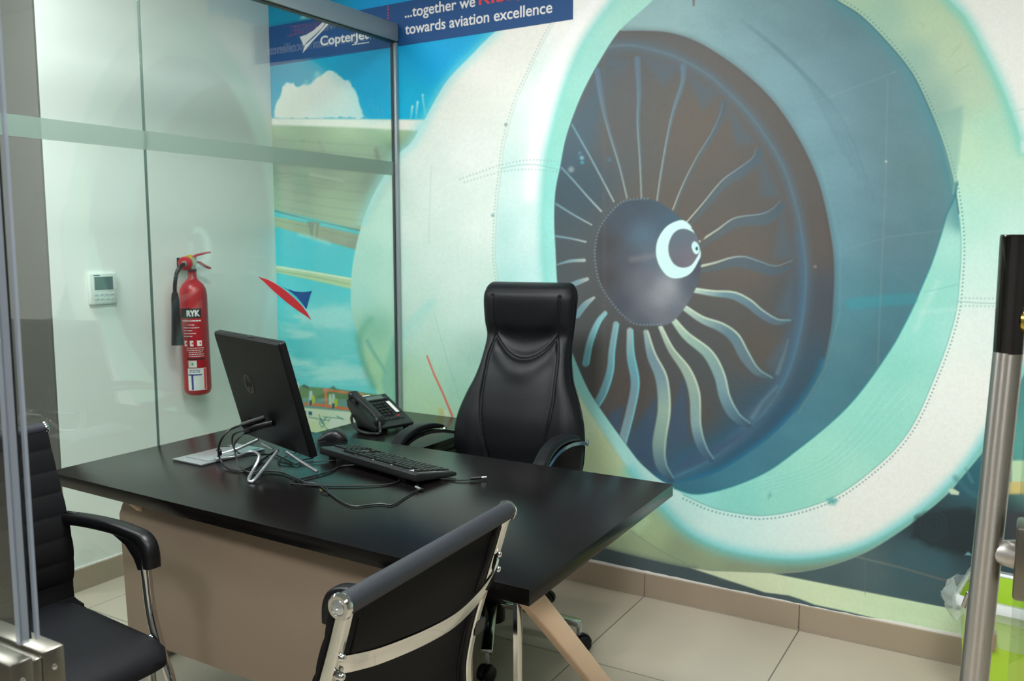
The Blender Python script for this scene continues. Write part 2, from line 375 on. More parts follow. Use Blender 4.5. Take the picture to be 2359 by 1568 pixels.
def paint_mural(U,V):
    M=Print(U,V,(236,238,230))
    A4=lambda *p:[(1260+x/2.24,60+y/2.24) for x,y in p]
    A5=lambda *p:[(1260+x/2.24,640+y/2.24) for x,y in p]
    A8=lambda *p:[(1300+x/2.359,1100+y/2.359) for x,y in p]
    A3=lambda *p:[(600+x/2.528,380+y/2.528) for x,y in p]
    # sky
    sky=[(500,-200,(0,120,170)),(700,20,(0,130,165)),(700,150,(0,158,190)),(900,30,(0,148,208)),(1000,150,(0,170,226)),(960,230,(0,178,218)),(860,200,(0,160,206)),(700,560,(24,186,198)),(780,600,(22,192,204)),(660,700,(60,200,208)),(760,780,(105,200,200)),(700,860,(70,188,195)),(800,870,(92,200,205)),(500,700,(60,188,196))]
    M.fill([(200,-600),(1500,-600),(1500,1100),(200,1100)],sky)
    # low thin clouds
    idx=M.sel(np.array([(560,700),(900,890)]),0); n=fbm(M.U[idx]/70,M.V[idx]/22,3)
    M.put(idx,np.clip((n-.45)*2.6,0,.75)*np.clip((M.V[idx]-690)/40,0,1)*np.clip((900-M.V[idx])/30,0,1),np.array([176,222,214.]))
    M.fill([(700,710),(760,703),(830,706),(850,740),(800,760),(730,752),(690,740)],(160,216,212),9,.7,jag=8)
    # tall cloud above the wing
    cl=[(630,272),(630,250),(640,232),(646,220),(650,202),(662,191),(676,190),(686,199),(702,196),(716,192),(728,180),(742,170),(757,162),(770,165),(782,176),(792,183),(804,186),(811,200),(820,212),(825,235),(832,255),(842,272)]
    M.fill(cl,[(660,250,(232,236,222)),(740,200,(236,236,226)),(700,240,(236,236,224)),(800,230,(205,228,222)),(760,262,(190,222,218)),(820,262,(180,220,220)),(770,215,(222,230,222)),(745,240,(215,228,220))],2.5,jag=5)
    M.fill([(722,180),(727,164),(738,165),(740,176)],(190,220,215),4,.6,jag=4); M.fill([(700,196),(704,182),(711,186),(712,196)],(150,205,205),3,.5,jag=3)
    M.fill([(690,44),(700,30),(760,36),(790,44)],(200,220,205),3,.8,jag=4)
    # wing of the aircraft
    M.fill([(500,272),(980,276),(980,420),(900,560),(833,530),(637,484),(500,450)],[(640,300,(168,198,150)),(800,304,(175,205,158)),(900,300,(178,205,165)),(640,330,(120,145,118)),(800,340,(130,158,130)),(900,345,(118,142,115)),(640,380,(105,122,98)),(750,400,(112,128,104)),(860,420,(105,122,104)),(650,440,(130,150,122)),(760,470,(150,175,138)),(820,500,(160,185,148)),(700,430,(118,136,110)),(860,480,(125,145,120)),(640,470,(150,178,142))],1.5)
    M.fill([(500,271),(980,276),(980,302),(800,293),(637,288),(500,286)],(232,234,222),3)
    for k in range(9):
        M.stroke([(640,322+k*19),(760,330+k*21),(880,338+k*22)],2.5,[(95,112,92)],2.5,.28)
    M.stroke([(715,402),(790,416)],4,[(165,190,160)],4,.5); M.stroke([(735,325),(745,350)],5,[(100,115,100)],4,.35); M.stroke([(866,345),(872,372)],9,[(88,84,84)],4,.5); M.stroke([(868,372),(905,378)],3,[(95,92,92)],3,.5)
    M.stroke(A3((40,255),(300,325),(560,378),(600,385)),3.5,[(90,108,95)],1.5,.9)
    M.stroke(A3((40,275),(280,325),(590,395)),5,[(60,190,190)],1.5)
    M.fill(A3((40,290),(290,340),(580,405),(560,495),(420,455),(310,430),(230,400),(40,345)),[(640,505,(160,180,135)),(700,520,(140,158,120)),(760,545,(128,142,115)),(815,565,(118,130,108)),(800,545,(150,168,135))],1.5)
    M.stroke(A3((40,310),(290,362),(570,430)),2,[(115,128,100)],2,.6)
    M.fill(A3((270,325),(345,335),(330,440),(295,430),(285,370)),(112,126,104),1.5,.9); M.stroke(A3((318,345),(312,425)),3,[(160,175,145)],1.5,.8)
    M.stroke(A3((225,405),(290,420),(400,458)),7,[(150,215,208)],4,.8)
    # thin flap
    M.fill(A3((40,580),(110,588),(300,618),(540,660),(530,722),(300,670),(110,630),(40,618)),(170,200,148),1.5)
    M.stroke(A3((40,588),(110,594),(300,624),(530,664)),3.5,[(222,232,208)],2); M.stroke(A3((40,610),(110,618),(300,648),(525,695)),2.5,[(135,160,110)],1.5,.8)
    # land and ground vehicles on the apron
    M.fill([(480,884),(690,889),(780,896),(900,912),(900,1010),(480,1010)],(96,128,84),1.5)
    M.fill([(480,918),(680,915),(780,918),(900,925),(900,1100),(480,1100)],(104,148,136),2)
    M.fill([(480,925),(690,938),(830,950),(900,955),(900,1100),(480,1100)],[(700,950,(205,216,196)),(780,960,(205,220,200)),(700,985,(190,210,160)),(760,1000,(196,214,160)),(600,1050,(186,206,156))],2)
    M.stroke([(686,882),(688,892)],4,[(205,218,205)],1.5); M.fill([(694,890),(700,885),(710,890),(712,896)],(50,75,62),2); M.fill([(760,894),(768,889),(776,896)],(60,70,60),2)
    M.stroke([(703,930),(740,933),(830,946)],6,[(212,110,70)],1.5); M.stroke([(746,897),(790,903),(835,908)],5,[(206,112,74)],1.5); M.stroke([(750,897),(751,935)],6,[(200,120,84)],1.5)
    for x,y in((713,900),(765,907)):
        M.fill([(x,y),(x+6,y),(x+8,y+14),(x+6,y+30),(x-2,y+30),(x-1,y+14)],(170,200,200),1.5); M.fill([(x+4,y+12),(x+12,y+12),(x+13,y+26),(x+6,y+30)],(178,190,50),1.5); M.fill([(x,y+22),(x+6,y+22),(x+5,y+33),(x,y+33)],(45,80,90),1.5)
    M.fill([(758,908),(763,908),(764,932),(758,932)],(195,205,160),1.5)
    M.fill([(711,947),(719,948),(719,956),(711,955)],(10,85,120),1); M.fill([(698,945),(706,946),(706,952),(698,951)],(120,130,120),1)
    M.stroke([(712,960),(740,966),(760,968)],2,[(70,120,120)],1,.8)
    for a,b in(((735,955),(742,975)),((742,975),(752,960)),((745,960),(790,964)),((738,962),(750,985)),((776,958),(794,968)),((760,965),(752,992))): M.stroke([a,b],2.2,[(70,125,120)],1,.8)
    M.fill([(750,985),(762,963),(800,968),(800,990)],(205,218,200),1.5); M.stroke([(738,965),(736,975),(742,985),(748,975)],2,[(80,140,130)],1,.8)
    # nacelle body
    N=spline([(1300,-60),(1142,72),(1085,128),(1032,183),(1000,235),(973,285),(945,330),(920,352),(888,400),(862,445),(840,495),(822,560),(811,620),(808,690),(814,740),(826,778),(832,815),(845,855),(861,890),(885,940),(930,1010),(1000,1090),(1120,1170),(1250,1222),(1320,1240),(1397,1263),(1475,1283),(1554,1301),(1600,1309),(1660,1314),(1745,1319.5),(1808,1319.6),(1872,1312),(1936,1295),(2000,1269),(2063,1231),(2127,1185),(2182,1138),(2211,1105),(2285,1010),(2350,880),(2420,720),(2450,560),(2430,430),(2359,357),(2346,306),(2324,245),(2299,184),(2268,122),(2227,46),(2186,0),(2110,-90),(1950,-200),(1700,-240),(1480,-160)],6,True)
    body=[(930,650,(208,232,222)),(1050,720,(208,233,222)),(950,760,(198,226,210)),(1100,820,(168,213,196)),(1050,780,(190,224,210)),(1000,600,(216,236,226)),(1200,50,(238,236,226)),(1100,160,(236,234,224)),(1040,260,(234,236,226)),(980,360,(226,236,226)),(1000,450,(226,238,228)),(1080,350,(236,240,232)),(880,500,(188,222,206)),(950,520,(222,238,228)),(850,600,(165,212,196)),(900,650,(178,216,200)),(830,680,(160,212,200)),(960,700,(200,228,214)),(1050,650,(216,236,226)),(1100,520,(230,240,232)),(1120,750,(205,232,220)),(1000,800,(178,220,198)),(1080,850,(172,218,196)),(870,760,(120,180,150)),(850,840,(158,205,160)),(890,850,(150,198,160)),(960,880,(176,214,178)),(1000,940,(178,214,170)),(1050,900,(160,212,185)),(1150,1000,(168,205,165)),(1380,1000,(165,195,150)),(1420,1100,(160,190,150)),(1350,1150,(160,185,145)),(1450,1180,(160,190,145)),(1440,1250,(170,190,150)),(1560,1270,(145,162,130)),(1700,1300,(140,152,125)),(1850,1302,(128,145,122)),(1500,1230,(170,192,148)),(1640,1275,(150,168,135))]
    M.fill(N,body,1.6)
    M.edge(N[6:70],(150,222,222),26,.55,side=0,cut=lambda u,v:(v<520)*1.)
    M.edge(spline([(826,778),(832,815),(845,855),(861,890)],6),(70,140,120),14,.6)
    M.edge(spline([(853,736),(838,755),(826,776)],5),(90,165,135),16,.6); M.stroke([(846,785),(862,815),(880,842),(888,858)],[9,6],[(95,160,150)],3,.7)
    M.fill([(885,850),(905,775),(915,770),(915,960),(885,905),(878,880)],(112,176,160),5,.7)
    M.edge(spline([(925,775),(955,735),(990,700)],5),(160,218,208),20,.5)
    M.fill([(930,790),(985,705),(1000,690),(1000,700),(925,830)],(170,222,210),14,.5)
    M.stroke([(984,820),(1000,862),(1020,905),(1042,958)],[4,5],[(214,110,92)],1.2,.9)
    M.fill([(1008,938),(1018,940),(1024,956),(1012,956)],(196,190,120),2,.8); M.fill([(1024,944),(1030,945),(1036,958),(1026,958)],(212,222,190),2,.8)
    M.stroke([(994,380),(990,470),(988,560)],1.2,[(150,185,175)],1.5,.35); M.stroke([(1000,720),(1030,830),(1060,920)],1.2,[(120,175,160)],1.5,.35)
    # front ring between the riveted seam and the lip
    seam=spline([(1420,-120),(1330,-20),(1273,59),(1240,120),(1209,189),(1191,230),(1173,288),(1160,344),(1154,400),(1147,460),(1142,540),(1142,600),(1150,660),(1162,740),(1190,850),(1240,960),(1310,1060),(1400,1150),(1460,1225),(1510,1260),(1560,1284),(1600,1303)],6)
    O=spline([(1470,-70),(1415,-2),(1352,84),(1313,163),(1288,237),(1270,306),(1257,370),(1250,450),(1248,520),(1251,600),(1257,660),(1280,790),(1330,900),(1400,1010),(1452,1085),(1520,1163),(1575,1218),(1639,1254),(1724,1278),(1851,1287),(1978,1261),(2084,1202),(2169,1134),(2250,1040),(2330,900),(2400,740),(2430,560),(2412,440),(2359,345),(2345,306),(2324,245),(2299,184),(2268,122),(2227,46),(2186,0),(2100,-100),(1930,-200),(1700,-230),(1560,-160)],6,True)
    ringzone=np.vstack([seam[:-20],O[::-1][int(len(O)*.62):],])
    M.fill(np.vstack([seam[:110],[(1500,1200),(1452,1085),(1400,1010),(1330,900),(1280,790),(1257,660),(1251,600),(1248,520),(1257,370),(1288,237),(1352,84),(1470,-70)]]),[(1300,50,(244,243,236)),(1230,160,(222,238,230)),(1280,180,(250,249,244)),(1200,280,(220,238,230)),(1245,280,(250,250,246)),(1175,380,(205,234,226)),(1230,400,(236,246,242)),(1160,540,(188,228,220)),(1215,540,(216,242,236)),(1165,650,(178,224,216)),(1230,660,(200,238,234)),(1240,850,(180,220,200)),(1340,940,(205,226,190)),(1400,1040,(190,210,165)),(1460,1130,(175,205,160))],7)
    M.edge(spline([(1400,-40),(1330,60),(1285,140),(1258,210),(1240,290),(1228,370),(1222,450)],6),(250,250,246),26,.9)
    M.stroke(seam,1.4,[(140,185,175)],1.5,.4); M.dots(seam,8,2,(135,175,165),.5,off=6)
    M.fill([(1420,1240),(1460,1225),(1510,1260),(1580,1296),(1700,1316),(1745,1319),(1660,1314),(1590,1308),(1500,1290),(1440,1272)],(150,165,132),6,.4)
    M.stroke(spline([(1452,1222),(1490,1248),(1530,1272),(1580,1296)],5),1.6,[(120,135,100)],1.5,.6); 
    M.edge(spline([(1380,1262),(1475,1285),(1554,1303),(1600,1310)],5),(110,125,115),14,.7)
    # lip
    lip=[(1400,965,(158,220,210)),(1450,1058,(168,226,218)),(1500,1125,(190,232,224)),(1420,20,(168,222,205)),(1340,150,(160,220,205)),(1300,280,(150,215,198)),(1268,420,(150,220,208)),(1264,560,(158,225,215)),(1270,650,(165,226,218)),(1330,850,(140,208,200)),(1372,920,(150,212,205)),(1420,1005,(165,218,208)),(1480,1090,(180,228,220)),(1540,1150,(200,236,228)),(1600,1180,(190,232,225)),(1500,1110,(205,236,228)),(1620,1215,(215,240,232)),(1766,1232,(216,240,234)),(1700,1225,(205,238,232)),(1851,1235,(226,240,234)),(1960,1200,(238,240,232)),(2063,1125,(240,240,233)),(2150,1020,(238,240,232)),(2190,920,(236,240,232)),(2250,900,(238,240,232)),(2230,780,(228,240,230)),(2300,740,(228,238,230)),(2260,640,(205,236,224)),(2330,560,(200,236,222)),(2250,500,(180,228,208)),(2300,400,(185,226,200)),(2230,330,(190,222,190)),(2280,300,(170,218,190)),(2240,220,(184,210,178)),(2190,120,(188,208,172)),(2130,60,(188,210,172)),(2100,10,(178,208,168)),(2060,30,(150,188,170)),(2110,130,(140,180,165)),(2160,240,(140,175,160)),(2000,-60,(170,200,165)),(1800,-180,(190,215,190)),(2380,600,(180,225,215)),(2370,760,(200,232,222))]
    M.sm=55.; M.fill(O,lip,4,p=4); M.sm=30.
    Ol=O
    M.edge(np.vstack([O[:66]]),(140,216,204),19,.65)          # soft aqua turn of the lip, left
    M.edge(O[84:150],(112,206,206),26,.7); M.edge(O[168:212],(110,206,190),28,.6)
    M.edge(N[222:262] if len(N)>262 else N[-60:-20],(150,215,200),8,.3)
    # the seam seen inside the lip, right and below
    S=spline([(1880,-40),(1926,0),(1982,36),(2044,98),(2100,168),(2138,245),(2171,326),(2194,408),(2204,459),(2212,525),(2213.6,587),(2209.5,653),(2203,714),(2183,788),(2153,868),(2110,965),(2060,1035),(1987,1100),(1915,1147),(1830,1176),(1758,1187),(1703,1182),(1639,1168),(1575,1140)],6)
    inner=np.vstack([S,spline([(1547,1118),(1483,1073),(1443,1024),(1385,943),(1351,888),(1315,800),(1297,720),(1284.5,654),(1280,573),(1277,506),(1280,439),(1291,383),(1303.5,319),(1324,258),(1347,204),(1380,143),(1423,76.5),(1480,23),(1560,-40),(1700,-90)],6)])
    mint=[(2190,560,(168,224,208)),(2150,680,(150,218,200)),(2120,760,(150,220,205)),(2080,860,(140,214,196)),(2000,980,(150,220,202)),(1900,1090,(160,222,202)),(1800,1140,(150,218,200)),(1700,1150,(140,214,200)),(1610,1140,(150,220,212)),(2100,900,(160,222,205)),(1950,1080,(168,226,208)),(2190,480,(120,170,165)),(2100,100,(95,150,160)),(2180,760,(165,224,212))]
    M.fill(inner,mint,2)
    idx=M.sel(inner,0)
    shade=spline([(2206,420),(2199,455),(2181,495),(2166,546),(2145.7,607),(2120,668),(2100,714),(2074,765),(2054,800),(2010,865),(1960,928),(1907,979),(1840,1033),(1773,1082),(1706,1113),(1639.5,1133),(1595,1137),(1554,1125)],6)
    upper=S[4:44]
    D=np.vstack([spline([(1800,-75),(1860,-50)],3),upper,shade,inner[-114:]])
    casing=[(1500,40,(135,172,168)),(1600,60,(128,168,170)),(1700,60,(105,150,155)),(1560,20,(140,178,172)),(1700,120,(118,160,165)),(1800,180,(112,158,165)),(1850,80,(88,125,135)),(1880,260,(110,155,165)),(1900,200,(98,138,148)),(1960,60,(78,118,128)),(2000,180,(82,122,132)),(1940,420,(104,150,162)),(2040,300,(88,122,130)),(2120,260,(78,132,140)),(2000,450,(84,124,136)),(2100,400,(84,118,122)),(2160,420,(78,128,134)),(1950,560,(92,142,158)),(2050,560,(78,112,122)),(2140,520,(70,118,126)),(1960,680,(82,136,150)),(2050,700,(62,115,130)),(1980,720,(58,135,150)),(2080,720,(56,118,132)),(1940,800,(78,132,145)),(2020,800,(58,105,122)),(1920,900,(66,128,145)),(1960,880,(54,112,128)),(1850,990,(58,128,148)),(1780,1050,(52,118,140)),(1680,1100,(48,125,150)),(1620,1120,(40,110,135)),(1740,20,(95,135,142))]
    casing=[(a_,b_,tuple(1.04*(.66*np.array(c_)+.34*np.array((108,128,132))*(sum(c_)/368))+(5 if b_<600 else 0))) for a_,b_,c_ in casing]
    M.sm=60.; M.fill(D,casing,1.5); M.sm=30.
    idx=M.sel(D,0); d=M.sdist(D,idx); n=fbm((M.U[idx]+M.V[idx]*.4)/60,(M.V[idx]-M.U[idx]*.3)/30,9)
    M.put(idx,np.where(d<0,np.abs(n-.5)*.22,0),np.where((n>.5)[:,None],np.array([120,160,165.]),np.array([60,92,102.])))
    # deep teal border below the seam and pale shading details
    M.edge(S[6:54],(70,140,148),34,.55,side=1)
    M.stroke(S[6:52],3,[(62,105,112)],1.5,.9); M.stroke(S[52:],1.8,[(100,175,165)],1.5,.8); M.dots(S[6:],9,2.2,(85,140,135),.75,off=-8)
    M.stroke(shade,3,[(38,120,135)],2,.7)
    M.fill([(2217,245),(2214,306),(2209,357),(2197,439),(2190,400),(2171,326),(2150,262)],(130,175,160),5,.6)
    M.stroke([(2219,250),(2215,306),(2208,365),(2196,445)],3,[(150,195,175)],2.5,.6)
    M.stroke([(1960,700),(2050,690),(2100,688)],26,[(60,150,160)],5,.5); M.stroke([(1945,575),(2050,545),(2170,530)],2.5,[(120,150,155)],2,.45); M.stroke([(1865,240),(1960,205),(2065,165)],2.5,[(130,165,165)],2,.4)
    M.stroke([(2045,180),(2040,420),(2030,640),(2022,850)],2.5,[(150,160,155)],2,.35); M.dots([(2041,372),(2042,376)],6,3,(190,200,195),.9)
    M.stroke([(1890,380),(1935,560),(1935,720),(1900,850),(1840,950)],3,[(110,165,175)],3,.35)
    for k in range(10): M.edge(spline([(1700+k*9,40+k*7),(1830+k*11,150+k*12),(1935+k*9,340+k*14)],6),(70,105,115) if k%2 else (120,160,165),7,.16)
    M.edge([(2110,760),(2135,700),(2160,650)],(185,228,214),14,.5); M.stroke([(2130,672),(2170,664),(2205,655)],2,[(110,190,180)],2,.5); M.stroke([(2120,720),(2200,712)],10,[(180,228,215)],4,.5)
    for k in range(14):
        a=k/13; M.stroke(spline([(1700+a*80,1120+a*15),(1900+a*40,1050+a*30),(2050+a*60,870+a*50)],5),1.6,[(120,205,190) if k%3 else (195,235,222)],2.5,.22)
    M.fill([(1905,1150),(1918,1145),(1930,1152),(1922,1162),(1908,1160)],(80,165,160),5,.8); M.fill([(1768,1140),(1775,1133),(1778,1142),(1770,1150)],(90,165,160),3,.5)
    for a,b in(((2295-80,100),(2190,130)),((2230,150),(2200,168)),((2120,50),(2128,62))): M.stroke([a,b],3,[(150,165,120)],3,.3)
    # fan casing and fan
    F=spline([(1423,76),(1440,71),(1528,73),(1595,91),(1662,129),(1729,180),(1787,239),(1840,319),(1880.5,404),(1903,484),(1918.5,573),(1921.6,640),(1918.5,707),(1914,757),(1898,832),(1871.6,890),(1827,952),(1773,1006),(1706,1055),(1640,1092),(1560,1112),(1530,1110),(1483,1073),(1443,1024),(1385,943.6),(1351,888),(1315,800),(1297,720),(1284.5,654),(1280,573),(1277,506),(1280,439),(1291,383),(1303.5,319),(1324,258),(1347,204),(1380,143)],6,True)
    M.fill(F,[(1500,85,(92,92,90)),(1700,170,(94,90,86)),(1850,350,(92,88,84)),(1890,550,(90,84,80)),(1895,700,(72,80,88)),(1870,850,(60,84,98)),(1800,960,(52,84,104)),(1700,1040,(48,86,108)),(1600,1090,(46,96,122)),(1500,500,(98,91,83)),(1400,300,(92,92,90)),(1330,420,(70,88,98)),(1320,300,(84,98,104)),(1600,300,(100,93,85)),(1700,600,(100,93,86)),(1750,800,(92,86,80)),(1450,900,(86,80,75)),(1600,950,(84,80,76)),(1500,1050,(70,92,108))],1.6)
    M.edge(np.vstack([F[6:96]]),(74,74,74),14,.25,side=0)
    cidx=M.sel(F,4); M.clip=np.zeros(len(M.U)); M.clip[cidx]=np.clip(.5-M.sdist(F,cidx)/2.4,0,1)
    M.edge(F[84:130],(42,112,142),16,.8)
    rim=spline([(1400,108),(1440,104),(1483,109),(1550,129),(1617,163),(1662,198),(1724,261),(1773,328),(1809,395),(1836,484),(1849,551),(1856,618),(1854,685),(1845,752),(1822,841),(1787,912),(1742,970),(1684,1024),(1617,1068),(1550,1100)],6)
    M.edge(rim,(84,112,128),24,.6); M.stroke(rim,3.5,[(110,128,136),(96,120,132),(90,118,132),(80,128,150),(70,140,165)],3,.75)
    M.edge(rim[60:],(70,108,136),40,.45,side=1)
    blue=(82,100,112)
    for P in (A4((480,150),(600,310),(690,215)),A4((720,240),(800,430),(885,350)),A4((920,400),(975,620),(1075,600)),A4((1095,640),(1105,880),(1205,880)),A4((1215,920),(1170,1200),(1268,1200)),A4((1262,1280),(1180,1480),(1275,1510)),A5((1240,290),(1130,440),(1190,495),(1225,430)),A5((1185,550),(1010,710),(1060,740),(1200,620)),A4((300,160),(370,260),(430,180))):
        M.fill(P,blue,9,.62)
    M.stroke(A5((1245,320),(1215,420),(1190,490)),[2,8],[(110,140,150)],4,.6); M.stroke(A5((1185,560),(1110,640),(1060,720)),[4,10],[(100,135,150)],4,.6)
    for P in (A5((710,510),(640,700),(630,880),(735,820),(720,620)),A5((570,600),(480,740),(430,850),(470,930),(550,880)),A5((400,660),(330,700),(320,740),(370,790)),A5((420,880),(500,960),(560,1020),(560,900)),A5((640,1010),(800,960),(1000,840),(1120,720),(900,850),(740,900)),A4((1000,1000),(1000,1001),(1001,1000))):
        M.fill(P,(66,88,110),6,.75)
    M.fill(A4((130,500),(330,150),(250,600),(180,700),(80,800),(60,700)),(74,98,112),14,.6)
    for P,r,c in ((A4((180,680)),5,(120,190,205)),(A4((182,704)),4,(60,170,200)),(A4((125,740)),7,(150,165,165)),(A4((170,655)),4,(90,130,145)),(A4((322,690)),5,(80,115,135))): M.dots(P+[(P[0][0]+1,P[0][1])],5,r,c,.8)
    hi=(178,188,178); mid=(104,124,132); tip=(84,104,118)
    def blade(P,w,cols,edge=None,ecol=None,ew=3,under=None):
        C=spline(P,6)
        if under: M.stroke(C+np.array(under),np.array(w)*1.0,[(84,102,112),(84,102,112),(74,94,106)],4,.8)
        else: M.stroke(C,w,cols,2)
        if edge is not None: M.stroke(C+np.array(edge),ew,ecol or [hi,(150,165,160),(110,130,140)],1.4,.9)
    for P in (A4((415,885),(375,720),(320,540),(285,400),(258,230)),A4((490,890),(482,700),(470,500),(474,350),(466,170)),A4((570,900),(590,760),(625,560),(655,430),(700,290),(702,210))):
        blade(P,[3,5,10,14],[mid,(92,112,122),(90,112,128)]); M.stroke(spline(P,6)-np.array([1.5,0]),[2.5,2.5,2],[(170,175,165),(130,145,145),(100,120,130)],1.3,.85)
    blade(A4((650,945),(700,820),(770,680),(850,550),(895,450),(905,390)),[3,5,12,14],None,under=(3,4)); M.stroke(spline(A4((650,945),(700,820),(770,680),(850,550),(895,450),(905,390)),6),[3,2.5,2],[(175,180,168),(120,138,142),(90,108,118)],1.3,.9)
    blade(A4((722,1010),(800,920),(900,800),(980,740),(1060,680),(1080,630)),[4,14,24,16],None,under=(5,9)); M.stroke(spline(A4((722,1010),(800,920),(900,800),(980,740),(1060,680),(1080,630)),6),[3.5,3,2],[(180,190,172),(130,150,155),(92,112,124)],1.3,.9)
    blade(A4((785,1112),(880,1050),(970,990),(1100,970),(1160,945),(1205,900)),[4,16,30,14],None,under=(3,12)); M.stroke(spline(A4((785,1112),(880,1050),(970,990),(1100,970),(1160,945),(1205,900)),6),[5,3,2],[(190,202,180),(130,150,155),(95,115,128)],1.3,.9)
    blade(A4((795,1238),(870,1220),(950,1195),(1020,1190),(1100,1215),(1180,1237),(1265,1210)),[5,16,30,26,6],None,under=(1,12)); M.stroke(spline(A4((795,1238),(870,1220),(950,1195),(1020,1190),(1100,1215),(1180,1237),(1265,1210)),6),[6,4,2.5,2],[(196,210,186),(140,160,160),(110,130,140)],1.3,.9)
    for P,w in ((A4((345,905),(290,800),(215,660),(130,510)),[3,4,4]),(A4((280,955),(210,880),(140,800),(75,730)),[4,4,4]),(A4((230,1025),(140,975),(48,918)),[3,4,5]),(A4((200,1113),(120,1095),(42,1083)),[4,4,5]),(A4((192,1208),(120,1212),(48,1232)),[8,7,3]),(A4((208,1305),(160,1322),(100,1350)),[8,12,12]),
                (A5((242,102),(200,135),(155,190)),[6,14,16])):
        M.stroke(spline(P,5),w,[(176,186,178),(130,160,165),(110,150,160)],1.4,.95)
    low=[((300,180),(262,230),(222,330),(200,440)),((356,238),(335,370),(325,480),(290,590),(250,660)),((428,272),(432,400),(455,540),(432,680),(385,860)),((510,278),(540,400),(592,520),(605,680),(580,850),(590,960),(640,1040)),((585,255),(640,370),(720,480),(762,600),(770,760),(800,870),(850,940)),((650,215),(720,300),(830,390),(890,500),(920,620),(970,710),(1040,760)),((710,155),(800,215),(900,255),(970,310),(1020,400),(1080,480),(1160,520)),((765,65),(860,80),(960,90),(1040,130),(1100,180),(1180,225),(1255,222))]
    lw=[[9,14,16],[13,15,18,18],[14,20,20,20],[11,22,29,30,32,26,16],[9,14,22,26,24,22,12],[12,20,26,26,26,14],[12,16,22,26,26,18,6],[11,14,20,20,18,5]]
    for k,(P,w) in enumerate(zip(low,lw)):
        c=[[(150,190,190),(110,165,175)],[(140,170,170),(110,160,170),(100,145,155)],[(160,180,178),(110,165,175),(125,150,160),(130,160,165)],[(150,175,170),(120,145,155),(122,150,155),(150,175,160),(130,160,150),(100,130,140),(60,90,110)],[(185,205,185),(150,170,155),(150,170,155),(140,165,155),(130,160,160),(80,110,130),(62,90,110)],[(185,208,185),(150,180,165),(130,160,155),(120,150,155),(90,120,135),(62,88,104)],[(180,205,185),(140,165,160),(100,128,138),(100,125,132),(96,118,126),(70,92,102)],[(180,205,190),(110,140,150),(100,125,135),(90,110,122),(80,100,110)]][k]
        C=spline(A5(*P),6); M.stroke(C,w,c,2)
        T=np.gradient(C,axis=0); T/=np.linalg.norm(T,axis=1)[:,None]; Nn=np.stack([T[:,1],-T[:,0]],1); W=np.interp(np.linspace(0,1,len(C)),np.linspace(0,1,len(w)),w)[:,None]
        M.stroke(C+Nn*W*.42,[4,4,3],[(208,222,196),(196,214,186),(120,160,165)] if k>2 else [(120,205,210)],1.6,.85)
    # spinner
    sp=spline(A4((480,888),(580,910),(700,1000),(770,1080),(795,1200),(780,1320),(720,1440),(640,1530),(540,1547),(430,1522),(330,1420),(268,1300),(250,1150),(270,1030),(330,950),(400,905)),6,True)
    M.sm=22.; M.fill(sp,[(1400,560,(72,72,74)),(1400,640,(74,72,74)),(1430,500,(72,82,92)),(1474,470,(70,80,90)),(1520,480,(72,88,100)),(1480,540,(88,112,128)),(1500,590,(96,112,122)),(1450,600,(80,84,92)),(1480,640,(108,108,118)),(1520,690,(150,152,156)),(1540,660,(160,165,168)),(1500,720,(112,115,122)),(1550,720,(105,110,120)),(1590,660,(84,92,102)),(1430,700,(76,80,90)),(1480,740,(80,88,98)),(1590,540,(66,92,108)),(1545,500,(74,96,110)),(1605,620,(75,80,90))],2); M.sm=30.
    M.stroke([(1455,597),(1490,592),(1520,585)],12,[(140,132,138)],6,.5)
    M.dots(spline(A4((520,890),(400,902),(330,960),(272,1040),(248,1150),(252,1240),(275,1330),(330,1420),(400,1500),(470,1540),(600,1535)),5),8,2.6,(120,138,146),.7)
    cone=spline([(1597,530),(1580,510),(1562,508),(1535,522),(1516,550),(1511,580),(1518,610),(1537,635),(1562,641),(1590,630),(1608,603),(1614,580)],6,True)
    M.fill(cone,(206,242,236),1.4)
    M.fill(spline([(1590,531),(1570,527),(1552,537),(1541,560),(1541,585),(1552,607),(1570,616),(1590,612),(1604,595),(1612,575),(1606,545)],6,True),[(1570,545,(92,110,122)),(1560,570,(90,108,118)),(1570,585,(128,118,126)),(1560,600,(100,98,108)),(1590,600,(120,112,120))],1.4)
    M.fill([(1592,526),(1602,534),(1608,548),(1618,560),(1626,540),(1610,515)],(98,91,84),1.4,.9)
    M.fill(spline([(1601,556),(1608,562),(1611,572),(1609,583),(1602,585),(1596,578),(1593,567),(1596,558)],5,True),(200,236,232),1.2); M.fill(spline([(1605,568),(1608,572),(1606,577),(1602,573)],4,True),(40,80,90),1)
    M.stroke([(1391,110),(1392,600),(1393,1000)],3,[(118,104,92)],5,.25)
    M.dots([(1878,614),(1880,615)],6,4,(140,125,120),.9)
    M.clip=None
    # sky/fuselage at the far right, apron at the bottom
    M.stroke([(2330,258),(2420,235)],2,[(170,205,200)],1.5,.6); M.fill([(2350,325),(2700,315),(2700,350),(2352,352)],(205,230,228),3,.8)
    M.stroke([(2208,694),(2260,698),(2400,700)],2,[(130,185,175)],1.5,.7); M.dots([(2215,686),(2400,690)],9,2.2,(130,185,175),.6); M.dots([(2215,704),(2400,708)],9,2.2,(130,185,175),.6)
    M.stroke(spline([(1154,388),(1195,380),(1240,380),(1290,392)],5),2,[(140,185,175)],1.5,.6); M.dots(spline([(1060,412),(1110,395),(1154,380),(1220,368),(1285,372)],5),8,2,(140,180,170),.6); M.dots(spline([(1070,420),(1154,396),(1220,390),(1285,396)],5),8,2,(140,180,170),.5)
    M.dots([(1165,287),(1166,288)],9,4,(120,150,150),.8); M.dots([(1135,496),(1136,496)],9,4,(120,160,160),.8)
